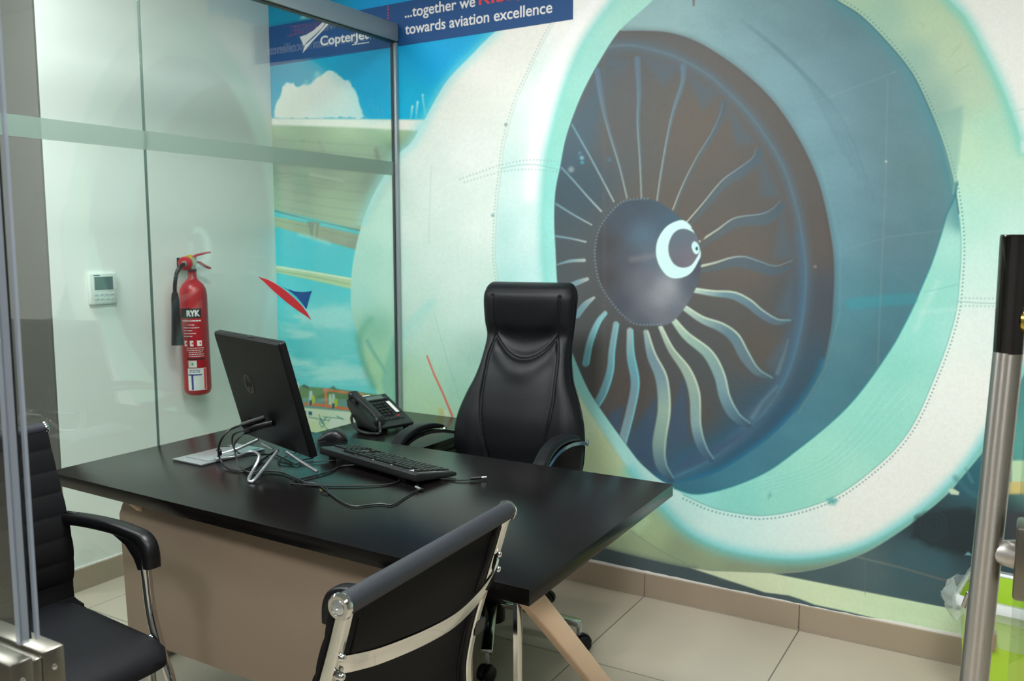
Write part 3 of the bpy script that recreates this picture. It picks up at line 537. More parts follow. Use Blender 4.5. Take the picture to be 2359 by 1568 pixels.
    # apron: everything below the engine
    out=np.vstack([N[6*25:6*41]])
    ap=np.vstack([out,[(2500,900),(2900,1000),(2900,1800),(1100,1800),(1100,1200),(1250,1228)]])
    M.fill(ap,[(1450,1290,(78,92,94)),(1600,1330,(74,90,92)),(1900,1330,(78,98,100)),(2100,1280,(66,96,104)),(2150,1340,(70,92,98)),(2000,1310,(84,104,106)),(2250,1100,(48,98,112)),(2260,1000,(60,130,135)),(2120,1210,(44,56,60)),(2200,1250,(42,52,56)),(2300,1200,(50,58,62)),(2400,1100,(120,180,160)),(2160,1290,(60,96,106)),(1750,1340,(72,88,90)),(2340,1020,(90,160,150))],1.6)
    M.fill([(2110,1190),(2150,1175),(2230,1170),(2290,1210),(2270,1262),(2230,1278),(2150,1262),(2100,1235)],(40,50,54),7,.85,jag=5)
    for r in(34,22,10): M.stroke(spline([(2150+r*math.cos(a)*.9,1210+r*math.sin(a)) for a in np.linspace(0,6.28,14)],3),4,[(38,74,92)],4,.28)
    M.fill([(2184,1127),(2196,1125),(2210,1133),(2208,1140),(2190,1138)],(200,218,190),1.5); M.fill([(2222,1278),(2230,1270),(2240,1279)],(110,160,165),1.5)
    M.stroke([(2200,1100),(2230,1130),(2260,1150)],10,[(70,120,130)],5,.5); M.stroke([(2225,1080),(2240,1110)],6,[(90,150,155)],3,.5)
    M.fill([(2330,1060),(2700,1060),(2700,1130),(2330,1135)],(190,220,180),3); M.fill([(2310,1110),(2700,1100),(2700,1135),(2310,1138)],(215,185,110),3,.8); M.fill([(2320,1180),(2700,1160),(2700,1250),(2320,1270)],(62,66,72),4)
    M.stroke([(1974,1282),(2080,1308),(2190,1340),(2400,1405)],3,[(130,150,140),(150,120,100),(160,110,90)],2,.6)
    M.fill([(1592,1308),(1640,1314),(1779,1320),(1950,1354),(2211,1405),(2420,1446),(2900,1540),(2900,1800),(2300,1600),(2211,1470),(1960,1410),(1876,1392),(1845,1380),(1817,1371),(1762,1364)],[(1700,1330,(212,222,186)),(1900,1370,(212,228,188)),(2100,1420,(202,224,186)),(2000,1390,(208,228,188)),(2211,1440,(206,226,190))],1.5)
    for k in range(5): M.stroke([(1660+k*120,1330+k*26),(1800+k*120,1352+k*28)],4,[(222,232,200)],6,.25)
    M.stroke([(1374,1180),(1374,1300)],2,[(120,110,90)],1.5,.5); M.stroke([(1993,1290),(1993,1370)],1.5,[(110,120,118)],1.5,.5)
    for (x,h) in((972,(225,268)),(962,(235,272)),(950,(245,275))): M.stroke(spline([(x+2,h[0]-6),(x+2,h[0]),(x+8,h[1])],4) if x==972 else [(x,h[0]),(x-4,h[1])],[5,3],[(225,240,236),(120,205,215)],2,.8)
    M.fill([(1594,-30),(1602,-30),(1600,14),(1596,14)],(110,90,85),1.5,.8)
    n=fbm(M.U/5,M.V/5,21,2); M.col*= (1+(n-.5)[:,None]*.035)
    return np.clip(M.col,0,255)
MURAL_STEP = .0024
def wall_mural():
    fine = MURAL_STEP
    X = np.r_[np.arange(-3.199,.16,fine), np.arange(.16,2.84,.03)]
    Z = np.r_[np.arange(.092,2.5,fine), np.arange(2.5,CZ,.03)]
    gx, gz = np.meshgrid(X, Z); x = gx.ravel(); z = gz.ravel()
    # wall metres -> units of the print's artwork
    den = -.506277*x-.112163*z+2.892621
    U = (1137.564563*x-132.295888*z+6587.362979)/den; V = (-281.714892*x-2091.214297*z+4458.020094)/den
    c = paint_mural(U, V)/255; c = np.where(c <= .04045, c/12.92, ((c+.055)/1.055)**2.4)
    nx, nz = len(X), len(Z); nv = nx*nz
    me = bpy.data.meshes.new('wall_mural'); me.vertices.add(nv)
    co = np.stack([x, np.full(nv, YW), z], 1).astype(np.float32); me.vertices.foreach_set('co', co.ravel())
    j, i = np.meshgrid(np.arange(nz-1), np.arange(nx-1), indexing='ij'); a = (j*nx+i).ravel()
    F = np.stack([a, a+1, a+1+nx, a+nx], 1).astype(np.int32); nf = len(F)
    me.loops.add(nf*4); me.loops.foreach_set('vertex_index', F.ravel()); me.polygons.add(nf)
    me.polygons.foreach_set('loop_start', np.arange(nf, dtype=np.int32)*4)
    at = me.attributes.new('ink', 'FLOAT_COLOR', 'POINT'); at.data.foreach_set('color', np.c_[c, np.ones(nv)].astype(np.float32).ravel())
    me.update(calc_edges=True); me.materials.append(MATS['mural_print'])
    o = bpy.data.objects.new('wall_mural', me); col.objects.link(o)
    tag(o, 'large printed wall mural of a jet engine intake, aircraft wing and blue sky', 'wall mural')
    # the dark blue banner across its top
    b = B().prism([(-3.198,2.252),(-1.553,2.268),(-1.553,2.452),(-3.198,2.436)],.0012,Matrix.Translation((0,YW-.0006,0)) @ Matrix.Rotation(R90,4,'X')).build('banner','banner_blue',o)
    rot = (R90,0,0); y = YW-.0024
    text('lettering','towards aviation excellence',.06,.729,(-2.373,y,2.305),rot,'print_white',b,bold=.0007,height=.044)
    text('lettering','...together we',.06,.366,(-2.373,y,2.376),rot,'print_white',b,bold=.0007,height=.044)
    text('lettering','RISE,',.06,.2,(-1.989,y,2.379),rot,'print_red',b,bold=.0007,height=.044)
    text('lettering','CopterJet',.07,.29,(-2.868,y,2.312),rot,'print_white',b,bold=.0012,height=.042)
    q = B()
    for a_,w_ in ((-2.676,.028),(-2.645,.018),(-2.624,.030),(-2.591,.014)): q.box((a_+w_/2,y,2.295),(w_,.0008,.004))
    q.build('small_caption','print_white',b)
    M = Matrix.Translation((0,y,0)) @ Matrix.Rotation(R90,4,'X')
    q = B().prism([(-2.996,2.367),(-2.955,2.371),(-2.91,2.385),(-2.87,2.405),(-2.806,2.440),(-2.85,2.395),(-2.90,2.365),(-2.955,2.335),(-2.972,2.322)],.0006,M)
    q.prism([(-2.981,2.290),(-2.965,2.323),(-2.90,2.358),(-2.84,2.398),(-2.797,2.440),(-2.815,2.402),(-2.86,2.372),(-2.92,2.335)],.0006,M)
    q.build('logo','print_white',b)
    q = B(); z_ = 2.36
    while z_ < 2.44: q.box((-2.466,y,z_),(.006,.0008,.006)); z_ += .0125
    q.build('dotted_line','print_red',b)
    return o
wall_mural()
# ---------------------------------------------------------------- glass partition beside the desk
XG = -2.43
gp = struct(empty('glass_partition','frameless glass partition with grey top rail and frosted band, left of the desk','glass partition'))
gp.name = 'window_1'
for y0, y1 in ((-.6,1.797),(1.800,3.085)):
    B().box((XG,(y0+y1)/2,1.155),(.010,y1-y0,2.25)).build('glass_pane','glass',gp)
B().box((XG,1.7985,1.155),(.011,.0026,2.25)).build('joint','joint_green',gp)
B().box((XG,1.245,2.312),(.052,3.7,.068)).build('top_rail','alu',gp,bevel=.004)
B().box((XG,1.245,2.3505),(.040,3.7,.009)).build('rail_cap','alu',gp,bevel=.002)
B().box((XG,1.245,2.2765),(.030,3.68,.006)).build('rail_gasket','gasket',gp)
B().box((XG+.006,3.094,1.14),(.018,.018,2.27)).build('end_post','alu',gp,bevel=.002)
B().box((XG-.004,3.083,1.14),(.012,.006,2.26)).build('post_gasket','gasket',gp)
B().box((XG,1.245,.012),(.03,3.7,.024)).build('bottom_channel','alu',gp)
B().box((XG+.0058,1.24,1.727),(.0006,3.66,.060)).build('frosted_band','frosted_film',gp)
M = Matrix.Translation((XG+.0056,0,0)) @ Matrix(((0,0,1,0),(1,0,0,0),(0,1,0,0),(0,0,0,1)))
B().prism([(2.255,1.275),(2.30,1.263),(2.337,1.247),(2.378,1.225),(2.414,1.202),(2.45,1.176),(2.483,1.149),(2.508,1.122),(2.529,1.092),(2.495,1.113),(2.458,1.133),(2.425,1.153),(2.39,1.175),(2.355,1.200),(2.318,1.227),(2.287,1.252)],.0006,M).build('red_swoosh','decal_red',gp)
B().prism([(2.365,1.237),(2.40,1.223),(2.44,1.212),(2.473,1.207),(2.505,1.206),(2.537,1.209),(2.526,1.19),(2.517,1.17),(2.509,1.15),(2.502,1.138),(2.478,1.164),(2.45,1.190),(2.41,1.216)],.0006,M).build('blue_swoosh','decal_blue',gp)
# ---------------------------------------------------------------- the open glass doors at the front
d1 = struct(empty('door_1','','')); 
B().box((-1.30,.367,1.6),(1.14,.010,1.17)).build('glass_pane','door_glass',d1)
B().box((-1.34,.367,.55),(1.14,.010,.94)).build('glass_pane','door_glass',d1)
B().box((-.7260,.3590,1.615),(.006,.0025,1.15)).box((-.7238,.3625,1.615),(.0016,.008,1.15)).build('edge_seal','clear_seal',d1)
B().box((-.7290,.367,1.615),(.001,.0096,1.15)).build('glass_edge','gasket',d1)
B().box((-.7245,.3745,1.615),(.0045,.0028,1.15)).build('edge_seal','clear_seal',d1)
lb = B().box((-.765,.352,.985),(.105,.022,.09)).box((-.765,.382,.985),(.105,.022,.09)).box((-.7655,.367,.983),(.104,.010,.086)).build('lock_keeper','satin_steel',d1,bevel=.0022)
B().box((-.7124,.3515,.968),(.001,.011,.05)).box((-.7124,.3825,.968),(.001,.011,.05)).build('latch_slot','gloss_black',lb)
for yy in (.352,.382): B().lathe([(0,.0015),(.0022,.0012),(.0030,0),(.0030,-.001)],16,Matrix.Translation((-.7125,yy,1.012)) @ Matrix.Rotation(R90,4,'Y')).build('screw','chrome',lb)
d2 = struct(empty('door_2','',''))
for o in (d1,d2):
    del o['label']; del o['category']
del gp['category']; del gp['label']
DX, DY = .036, 1.08     # handle and free edge of the open right leaf
B().box((DX+.019+.18,DY+.03-.36,1.2),(.010,.806,2.3),(0,0,math.radians(26.6))).build('glass_pane','door_glass',d2)
ph = B().tube([(.0292-.032,DY,.35),(.0292,DY,1.278)],.0155,40).build('pull_handle','brushed',d2)
B().tube([(.0292,DY,1.277),(.0292,DY,1.409),(.0292,DY,1.412)],[.0155,.0155,.0148],40).build('polished_end','polished',ph)
B().lathe([(.008,0),(.013,.0),(.017,.022),(.017,.026)],28,Matrix.Translation((.028,DY,1.042)) @ Matrix.Rotation(R90,4,'Y')).build('standoff','brushed',d2)
B().lathe([(.008,0),(.013,.0),(.017,.022),(.017,.026)],28,Matrix.Translation((.040,DY,1.315)) @ Matrix.Rotation(R90,4,'Y')).build('standoff','brass',d2)
B().box((.090,DY-.012,1.042),(.082,.05,.086)).build('lock_case','satin_steel',d2,bevel=.004)
kt = empty('door_key','small metal key hanging beside the steel door handle, over the bin','key',(.004,1.12,.99))
B().tube([(.004,0,.006),(.0,0,-.004),(.003,0,-.012),(-.002,0,-.020)],.0022,10).build('key_ring','chrome',kt)
B().tube([(-.001,0,-.018),(-.006,0,-.038)],[.003,.0042],12,flat=(.006,.004),up=(0,1,0)).build('key_blade','chrome',kt)
# ---------------------------------------------------------------- executive desk
dk = empty('office_desk','dark wenge office desk with beige modesty panel and splayed pale legs','desk',(-1.56,1.775,0))
X0,X1,Y0,Y1 = -.797,.797,-.416,.416
q = B(); g = .036
q.prism([(-.822,-.392),(.812,-.434),(.790,.410),(-.826,.398)],.034,Matrix.Translation((0,0,.706)))
q.build('desktop','wenge',dk,bevel=.0012)
B().box((0,-.26,.694),(1.36,.03,.022)).box((0,.33,.694),(1.36,.03,.022)).box((-.62,0,.694),(.03,.7,.022)).box((.60,0,.694),(.03,.7,.022)).build('under_frame','dark_metal',dk,bevel=.002)
B().box((.30,-.345,.700),(.12,.02,.010)).build('spacer','champagne',dk)
B().prism([(-.575,.272),(.60,.272),(.60,.692),(-.548,.692),(-.572,.668),(-.59,.634)],.018,Matrix.Translation((0,-.310,0)) @ Matrix.Rotation(R90,4,'X')).build('modesty_panel','champagne',dk,bevel=.001)
ph = [(.011*math.cos(a)+0,.019*(1 if math.sin(a) > 0 else -1)+.011*math.sin(a)) for a in np.linspace(0,2*math.pi,32,endpoint=False)]
B().tube([(x-.437,-.329,z+.548) for x,z in ph],.0022,8,closed=True).build('cable_port_rim','chrome',dk)
B().prism(ph,.001,Matrix.Translation((-.437,-.3282,.548)) @ Matrix.Rotation(R90,4,'X')).build('cable_port','gloss_black',dk)
for xl in (-.50,.735):
    B().tube([(xl,-.335,.700),(xl-.008,.362,.014)],.02,flat=(.028,.052),up=(0,1,1)).build('leg','pale_wood',dk,bevel=.002)
    B().tube([(xl-.028,-.300,.700),(xl-.028,-.290,0)],.01,flat=(.013,.020),up=(0,1,0)).build('front_leg','chrome',dk)
    B().box((xl-.008,.362,.007),(.03,.05,.014)).build('foot_pad','dark_metal',dk)
# ---------------------------------------------------------------- low side cabinet behind it
sb = empty('side_cabinet','low dark wenge side cabinet under the telephone, between glass partition and chair','cabinet',(-2.16,2.66,0))
B().box((0,0,.618),(.53,.85,.026)).build('worktop','wenge',sb,bevel=.001)
B().box((-.01,.0,.33),(.48,.83,.55)).build('carcass','desk_edge',sb,bevel=.002)
for k in range(3):
    d = B().box((.238,0,.13+k*.18),(.016,.80,.172)).build('drawer','desk_edge',sb,bevel=.002)
    B().tube([(.262,-.08,.14+k*.18),(.262,.08,.14+k*.18)],.004,10).box((.254,-.07,.14+k*.18),(.018,.006,.006)).box((.254,.07,.14+k*.18),(.018,.006,.006)).build('handle','chrome',d)
B().box((-.01,0,.03),(.44,.78,.06)).build('plinth','dark_metal',sb)
# ---------------------------------------------------------------- visitor chairs
def visitor_chair():
    t = empty('visitor_chair','','chair')
    prof = [(-.250,.918),(-.236,.87),(-.222,.825),(-.200,.76),(-.182,.70),(-.168,.64),(-.163,.60),(-.166,.55),(-.174,.50),(-.160,.462),(-.10,.448),(0,.444),(.15,.444),(.235,.450)]
    hw = .228
    for s in (-1,1):
        B().tube([(x,s*hw,z) for x,z in cat3(prof[:11],4)],.01,flat=(.016,.024),up=(1,0,.3)).build('side_rail','chrome',t)
    # sling back with quilted bands
    P = np.array(cat3(prof[:11],10)); P[:,1] -= .0; d = np.r_[0,np.cumsum(np.hypot(*np.diff(P,axis=0).T))]; L = d[-1]; n = 150; G1 = []; G2 = []
    for k in range(n+1):
        s_ = .012+(L-.03)*k/n; x = np.interp(s_,d,P[:,0]); z = np.interp(s_,d,P[:,1]); x2 = np.interp(s_+.004,d,P[:,0]); z2 = np.interp(s_+.004,d,P[:,1])
        tx,tz = x2-x,z2-z; l = math.hypot(tx,tz); nx,nz = -tz/l,tx/l
        rib = .0035*abs(math.sin(math.pi*s_/.058))**.4
        G1.append([Vector((x+nx*(.012+rib),y,z+nz*(.012+rib))) for y in np.linspace(-hw-.011,hw+.011,9)])
        G2.append([Vector((x+nx*.0085,y,z+nz*.0085)) for y in np.linspace(-hw-.011,hw+.011,9)])
    b = B(); b.loops([a+c[::-1] for a,c in zip(G1,G2)]); back = b.build('backrest','mesh_fabric',t,ang=60)
    P2 = [(x,z) for x,z in cat3(prof[:10],5)][4:-4]
    for s in (-1,1): B().tube([(x-.006,s*(hw-.035),z) for x,z in P2],.0022,6).build('hem','seat_fabric',back)
    B().tube([(-.250,y,.916) for y in np.linspace(-.2365,.2365,24)],[.0165]*24,28).build('top_roll','leather_grey',t)
    for s in (-1,1):
        M = Matrix.Translation((-.250,s*.236,.916)) @ Matrix.Rotation(-s*R90,4,'X')
        c = B().lathe([(.012,-.002),(.0185,-.001),(.0195,.002),(.0190,.006),(.0165,.009),(.0115,.009),(.0105,.0075),(0,.0075)],28,M).build('end_cap','chrome',t,ang=20)
        B().lathe([(.0095,.006),(.0095,.0092),(.0085,.0098),(.0032,.0098),(.0028,.006)],20,M).build('socket_screw','silver',c)
    # bowed cross bar
    cb = [(-.232,-.222,.822),(-.249,-.20,.822),(-.262,-.16,.818),(-.276,-.08,.812),(-.282,0,.809),(-.276,.08,.812),(-.262,.16,.818),(-.249,.20,.822),(-.232,.222,.822)]
    c = B().tube(cat3(cb,5),.01,flat=(.005,.028),up=(-.25,0,1)).build('cross_bar','chrome',t)
    for s in (-1,1):
        for dz in (.836,.808):
            M = Matrix.Translation((-.2395 if dz > .82 else -.2375,s*.226,dz)) @ Matrix.Rotation(-R90,4,'Y')
            B().lathe([(.0062,-.006),(.0062,.001),(.0055,.004),(.0035,.0058),(0,.0065)],18,M).build('bolt','chrome',t)
    # seat cushion
    L = []
    for k in range(15):
        a = k/14; x = -.175+.437*a; th = .030*(1-abs(2*a-1)**6*.55); yy = .219*(1-.10*(a > .9)*((a-.9)/.1)**2); zc = .450+.010*math.cos(a*3.0)-(.018*((a-.8)/.2)**2 if a > .8 else 0)
        L.append([Vector((x,yy*sgnpow(math.cos(q),.28),zc+th*sgnpow(math.sin(q),.6))) for q in np.linspace(0,2*math.pi,36,endpoint=False)])
    B().loops(L).build('seat','seat_fabric',t,ang=70)
    # arms and sled legs
    for s in (-1,1):
        ya = s*.240
        pad = [(-.192,.682),(-.15,.689),(-.07,.695),(.03,.697),(.11,.691),(.144,.680),(.160,.657),(.165,.618)]
        q = cat3(pad,5); L = []
        for i,(x,z) in enumerate(q):
            a = i/(len(q)-1); th = .015 if a < .55 else .015+.004*math.sin((a-.55)/.45*math.pi); hwid = .019
            i0,i1 = max(i-1,0),min(i+1,len(q)-1); tx,tz = q[i1][0]-q[i0][0],q[i1][1]-q[i0][1]; l = math.hypot(tx,tz); nx,nz = -tz/l,tx/l
            L.append([Vector((x+nx*th*sgnpow(math.sin(w),.5),ya+hwid*sgnpow(math.cos(w),.5),z+nz*th*sgnpow(math.sin(w),.5))) for w in np.linspace(0,2*math.pi,16,endpoint=False)])
        arm = B().loops(L).build('armrest','black_plastic',t,ang=60)
        # web under the front corner of the armrest and the little slot at its rear
        B().prism([(.03,.686),(.135,.680),(.160,.616),(.130,.608),(.115,.636),(.085,.664)],.030,Matrix.Translation((0,ya+.015,0)) @ Matrix.Rotation(R90,4,'X')).build('corner_web','black_plastic',arm,bevel=.002)
        B().box((-.15,ya,.7045),(.05,.014,.002),(0,-.08,0)).build('slot','gloss_black',arm)
        leg = [(.146,.64),(.148,.60),(.160,.50),(.190,.41),(.225,.33),(.292,.06),(.290,.026),(.26,.012),(.05,.010),(-.15,.010),(-.27,.012),(-.30,.030),(-.28,.10),(-.19,.30),(-.155,.447)]
        B().tube([(x,ya-s*.004,z) for x,z in cat3(leg,5)],.0125,14).build('leg_frame','chrome',t)
        B().tube([(-.155,ya-s*.004,.447),(-.155,s*.19,.440)],.009,12).build('bracket','chrome',t)
        B().tube([(.174,ya-s*.004,.45),(.15,s*.19,.435)],.009,12).build('bracket','chrome',t)
    return t
vc = visitor_chair(); vc.location = (-.990,1.014,0); vc.rotation_euler = (0,0,math.pi+math.radians(3))
vc['label'] = 'black visitor chair in the foreground seen from behind, with chrome cross bar'; vc['group'] = 'chrome framed visitor chairs'
v2 = copy_tree(vc); v2.location = (-1.915,1.012,0); v2.rotation_euler = (0,0,0)
v2['label'] = 'black visitor chair at the left edge, its ribbed front facing right'; v2['group'] = 'chrome framed visitor chairs'
# ---------------------------------------------------------------- executive chair
def executive_chair():
    th0 = math.radians(8)
    t = empty('executive_chair','high-backed black leather executive chair behind the desk','chair',(-1.545,2.485,0),th0)
    ZT = [.50,.55,.60,.66,.74,.82,.89,.96,1.04,1.10,1.18,1.22]; HW = [.230,.245,.256,.261,.252,.226,.196,.179,.173,.180,.186,.184]
    YF = [.205,.20,.195,.19,.20,.225,.252,.283,.318,.305,.303,.312]; TH = [.10,.10,.10,.10,.10,.095,.09,.085,.075,.10,.115,.11]
    SX = [.45,.55,.65,.75,.83,.91,.98,1.05]; SS = [.34,.37,.45,.55,.65,.75,.79,.72]
    L = []; zs = list(np.linspace(.50,1.20,240)); n = 320
    def smooth(xs, ys):
        P = cat3(list(zip(xs,ys)),8); X = [p_[0] for p_ in P]; Y = [p_[1] for p_ in P]; return lambda v: float(np.interp(v,X,Y))
    fHW,fYF,fTH,fSS = smooth(ZT,HW),smooth(ZT,YF),smooth(ZT,TH),smooth(SX,SS)
    st = lambda v,a_,b_: (lambda k: k*k*(3-2*k))(min(1,max(0,(v-a_)/(b_-a_))))
    rings = [(z,0) for z in zs]+[(1.20+.05*math.sin(a),a) for a in np.linspace(0,R90,16)[1:]]
    for z,a in rings:
        hw = fHW(z)-.030*(1-math.cos(a)); yf = fYF(min(z,1.22)); th = fTH(min(z,1.22)); c = yf+th/2+.012*(1-math.cos(a)); th *= max(math.cos(a),.02)
        if z < .53: th *= .7+.3*math.sin((z-.5)/.03*R90)
        ring = []; ss = fSS(z)
        for q in np.linspace(0,2*math.pi,n,endpoint=False):
            x = hw*sgnpow(math.cos(q),.62); y = c+th/2*sgnpow(math.sin(q),.55); s = abs(x/hw); d = 0
            if math.sin(q) < 0 and a == 0:
                fr = min(1,abs(math.sin(q))*2.2)
                d -= .017*math.exp(-((s-(ss+.96)/2)/.17)**2)*(1-st(z,.99,1.08))
                d += .0085*math.exp(-((s-ss)*hw/.0055)**2)*(1-.6*st(z,1.03,1.10))
                d -= .012*max(0,1-(s/ss)**2)*(1-st(z,.88,1.0))
                zu = .962+.088*(s/.74)**2; cen = 1-st(s,.66,.78)
                d += .010*math.exp(-((z-zu)/.0065)**2)*cen
                d -= .010*math.exp(-((zu-z-.035)/.035)**2)*cen*(1 if z < zu else math.exp(-((z-zu)/.006)**2))
                d += .008*math.exp(-((z-zu-.045)/.04)**2)*cen*st(z,zu,zu+.03)
                d += .0035*math.exp(-((s-.74)*hw/.005)**2)*st(z,1.05,1.09)
                y += d*fr
            ring.append(Vector((x,y,z)))
        L.append(ring)
    B().loops(L).build('backrest','leather',t,ang=80)
    for s in (-1,1):
        B().tube([(s*(np.interp(z,ZT,HW)+.0015),np.interp(z,ZT,YF)+np.interp(z,ZT,TH)*.5,z) for z in np.linspace(.55,1.18,40)],.0022,8).build('side_piping','leather',t)
    L = []
    for k in range(25):
        a = k/24; y = -.27+.48*a; e = (1-abs(2*a-1)**8)**.5 if 0 < a < 1 else .05
        L.append([Vector(((.255*(.9+.1*e))*sgnpow(math.cos(q),.4),y,.475-.02*(a < .15)*(1-a/.15)+.055*e*sgnpow(math.sin(q),.6))) for q in np.linspace(0,2*math.pi,48,endpoint=False)])
    B().loops(L).build('seat','leather',t,ang=70)
    B().box((0,0,.40),(.20,.24,.05)).build('tilt_mechanism','dark_metal',t,bevel=.008)
    for s in (-1,1):
        xa = s*.268
        loop = [(.205,.680),(.12,.702),(0,.719),(-.12,.717),(-.22,.686),(-.29,.64),(-.315,.56),(-.28,.48),(-.18,.440),(-.05,.425)]
        pts = cat3(loop,6)
        B().tube([(xa,y,z) for y,z in pts]+[(s*.10,-.03,.412)],.01,flat=(.040,.014),up=(0,.35,1)).build('arm_frame','chrome',t)
        q = cat3([(.11,.722),(.02,.740),(-.08,.746),(-.17,.732),(-.25,.690),(-.305,.640),(-.322,.585)],6); LL = []
        for i,(y,z) in enumerate(q):
            a = i/(len(q)-1); i0,i1 = max(i-1,0),min(i+1,len(q)-1); ty,tz = q[i1][0]-q[i0][0],q[i1][1]-q[i0][1]; l = math.hypot(ty,tz); ny,nz = -tz/l,ty/l
            h = .013*(1-.5*abs(2*a-1)**6)
            if nz < 0: ny,nz = -ny,-nz
            LL.append([Vector((xa-s*.002+.023*sgnpow(math.cos(w),.5),y+ny*h*sgnpow(math.sin(w),.6),z+nz*h*sgnpow(math.sin(w),.6))) for w in np.linspace(0,2*math.pi,20,endpoint=False)])
        B().loops(LL).build('arm_pad','leather',t,ang=60)
        B().lathe([(0,-.004),(.008,-.004),(.008,.004),(0,.006)],16,Matrix.Translation((s*.286,.198,.69)) @ Matrix.Rotation(s*R90,4,'Y')).build('arm_bolt','chrome',t)
    B().lathe([(.045,.06),(.045,.13),(.030,.14),(.028,.26),(.018,.262),(.018,.39)],28).build('gas_lift','dark_metal',t)
    for k in range(5):
        a = math.radians(10.5+72*k)-th0; c,s = math.cos(a),math.sin(a)
        B().tube([(c*.03,s*.03,.125),(c*.15,s*.15,.118),(c*.29,s*.29,.098),(c*.325,s*.325,.094)],.01,flat=(.040,.018)).build('base_leg','chrome',t,bevel=.002)
        cs = B().tube([(c*.322,s*.322,.052),(c*.322,s*.322,.094)],.009,14).build('caster_stem','silver',t)
        ca = a+(.5+k*1.3); tx,ty = -math.sin(ca),math.cos(ca)
        M = Matrix.Translation((c*.335,s*.335,.0275)) @ Matrix.Rotation(ca,4,'Z') @ Matrix.Rotation(R90,4,'X')
        b = B()
        for o_ in (-.016,.016): b.lathe([(0,-.008),(.020,-.008),(.0265,-.005),(.0265,.005),(.020,.008),(0,.008)],24,M @ Matrix.Translation((0,0,o_)))
        b.build('caster_wheel','black_plastic',cs)
        b = B(); arc = [(.031*math.cos(w),.031*math.sin(w)) for w in np.linspace(.1,math.pi-.1,14)]; b.prism(arc+[(.012*math.cos(w),.012*math.sin(w)) for w in np.linspace(math.pi-.1,.1,8)],.014,M @ Matrix.Translation((0,0,-.007)))
        b.build('caster_hood','black_plastic',cs)
executive_chair()
# ---------------------------------------------------------------- all-in-one computer on a wire stand
def computer():
    t = empty('all_in_one_computer','black all-in-one computer seen from behind, tilted back on a bent wire stand','computer',(-1.896,1.808,.74),-.310)
    tilt = Matrix.Translation((0,0,.048)) @ Matrix.Rotation(.264,4,'X')
    W,H = .436,.350
    q = B(); q.T = tilt; L = []
    def rr(w,h,r,n=5): return [(sx*(w/2-r)+r*math.cos(a),sz*(h/2-r)+h/2+r*math.sin(a)) for sx,sz,a0 in ((1,1,0),(-1,1,R90),(-1,-1,math.pi),(1,-1,1.5*math.pi)) for a in [a0+R90*i/n for i in range(n+1)]]
    for y,i in ((.024,.004),(.022,0),(.005,0),(.0,.005)): L.append([Vector((x*(1-2*i/W),y,(z-H/2)*(1-2*i/H)+H/2)) for x,z in rr(W,H,.006)])
    q.loops(L); sh = q.build('housing','monitor_plastic',t,ang=35)
    q = B(); q.T = tilt; q.box((0,.0245,H/2+.012),(W-.02,.002,H-.05)).build('screen','gloss_black',t)
    q = B(); q.T = tilt; q.box((0,.016,H+.0004),(W-.10,.003,.0012)).box((.03,.009,H+.0012),(.035,.003,.002)).build('vent_slot','gloss_black',sh)
    M = tilt @ Matrix.Translation((-.062,-.0002,.195)) @ Matrix.Rotation(R90,4,'X')
    B().lathe([(0,0),(.031,0),(.031,.0010),(0,.0010)],40,M).build('logo_disc','gloss_black',sh)
    tx = text('logo_letters','hp',.05,.036,(0,0,0),(0,0,0),'black_plastic',None,bold=.0008,depth=.0006,shear=.3)
    tx.parent = sh; tx.matrix_local = M @ Matrix.Translation((-.018,-.012,.0016))
    tx.scale = (1,1,1)
    # sockets and plugs, lower left of the back
    q = B(); q.T = tilt; q.box((-.09,-.0003,.065),(.10,.0014,.018)).build('port_strip','gloss_black',sh)
    # wire stand
    inv = Matrix.Translation((-1.896,1.808,.74)) @ Matrix.Rotation(-.310,4,'Z'); inv = inv.inverted()
    tl = lambda P: [tuple(inv @ Vector(p)) for p in P]
    a = [(-1.985,1.822,.795),(-2.041,1.783,.765),(-2.073,1.742,.7535),(-2.051,1.713,.7525),(-2.030,1.707,.7535),(-1.97,1.72,.765),(-1.917,1.715,.785),(-1.888,1.715,.79),(-1.848,1.695,.79),(-1.836,1.681,.78),(-1.833,1.663,.762),(-1.813,1.625,.7465),(-1.789,1.601,.7445),(-1.776,1.599,.7445),(-1.778,1.616,.750),(-1.795,1.658,.762),(-1.815,1.735,.797)]
    B().tube(tl(cat3(a,5)),.0046,10).tube(tl([(-1.800,1.757,.793),(-1.746,1.761,.768),(-1.691,1.767,.7455)]),.0052,10).tube(tl([(-1.95,1.804,.79),(-1.865,1.765,.79)]),.004,10).build('wire_stand','silver',t)
    return t
computer()
# ---------------------------------------------------------------- cables
def cable(name, label, pts, r, ends=(), group=None):
    t = B().tube(cat3([(x,y,max(z,.7402+r)) for x,y,z in pts],6),r,8).build(name,'cable_rubber')
    tag(t,label,'cable',group)
    for (a,b,rad,m,n) in ends: B().tube([a,((a[0]+b[0])/2,(a[1]+b[1])/2,(a[2]+b[2])/2),b],[rad,rad,rad*.9],12).build(n,m,t)
    return t
cable('power_cable','thick black power cable looping from computer back down to the desk',[(-1.93,1.742,.868),(-1.956,1.721,.86),(-1.96,1.682,.85),(-1.975,1.666,.82),(-2.002,1.681,.78),(-1.987,1.681,.75),(-1.924,1.661,.744),(-1.896,1.673,.744),(-1.902,1.721,.744),(-1.931,1.781,.744),(-1.928,1.819,.758),(-1.928,1.850,.762)],.0031,[((-1.905,1.775,.880),(-1.952,1.728,.861),.0095,'black_plastic','plug')],'cables from the computer')
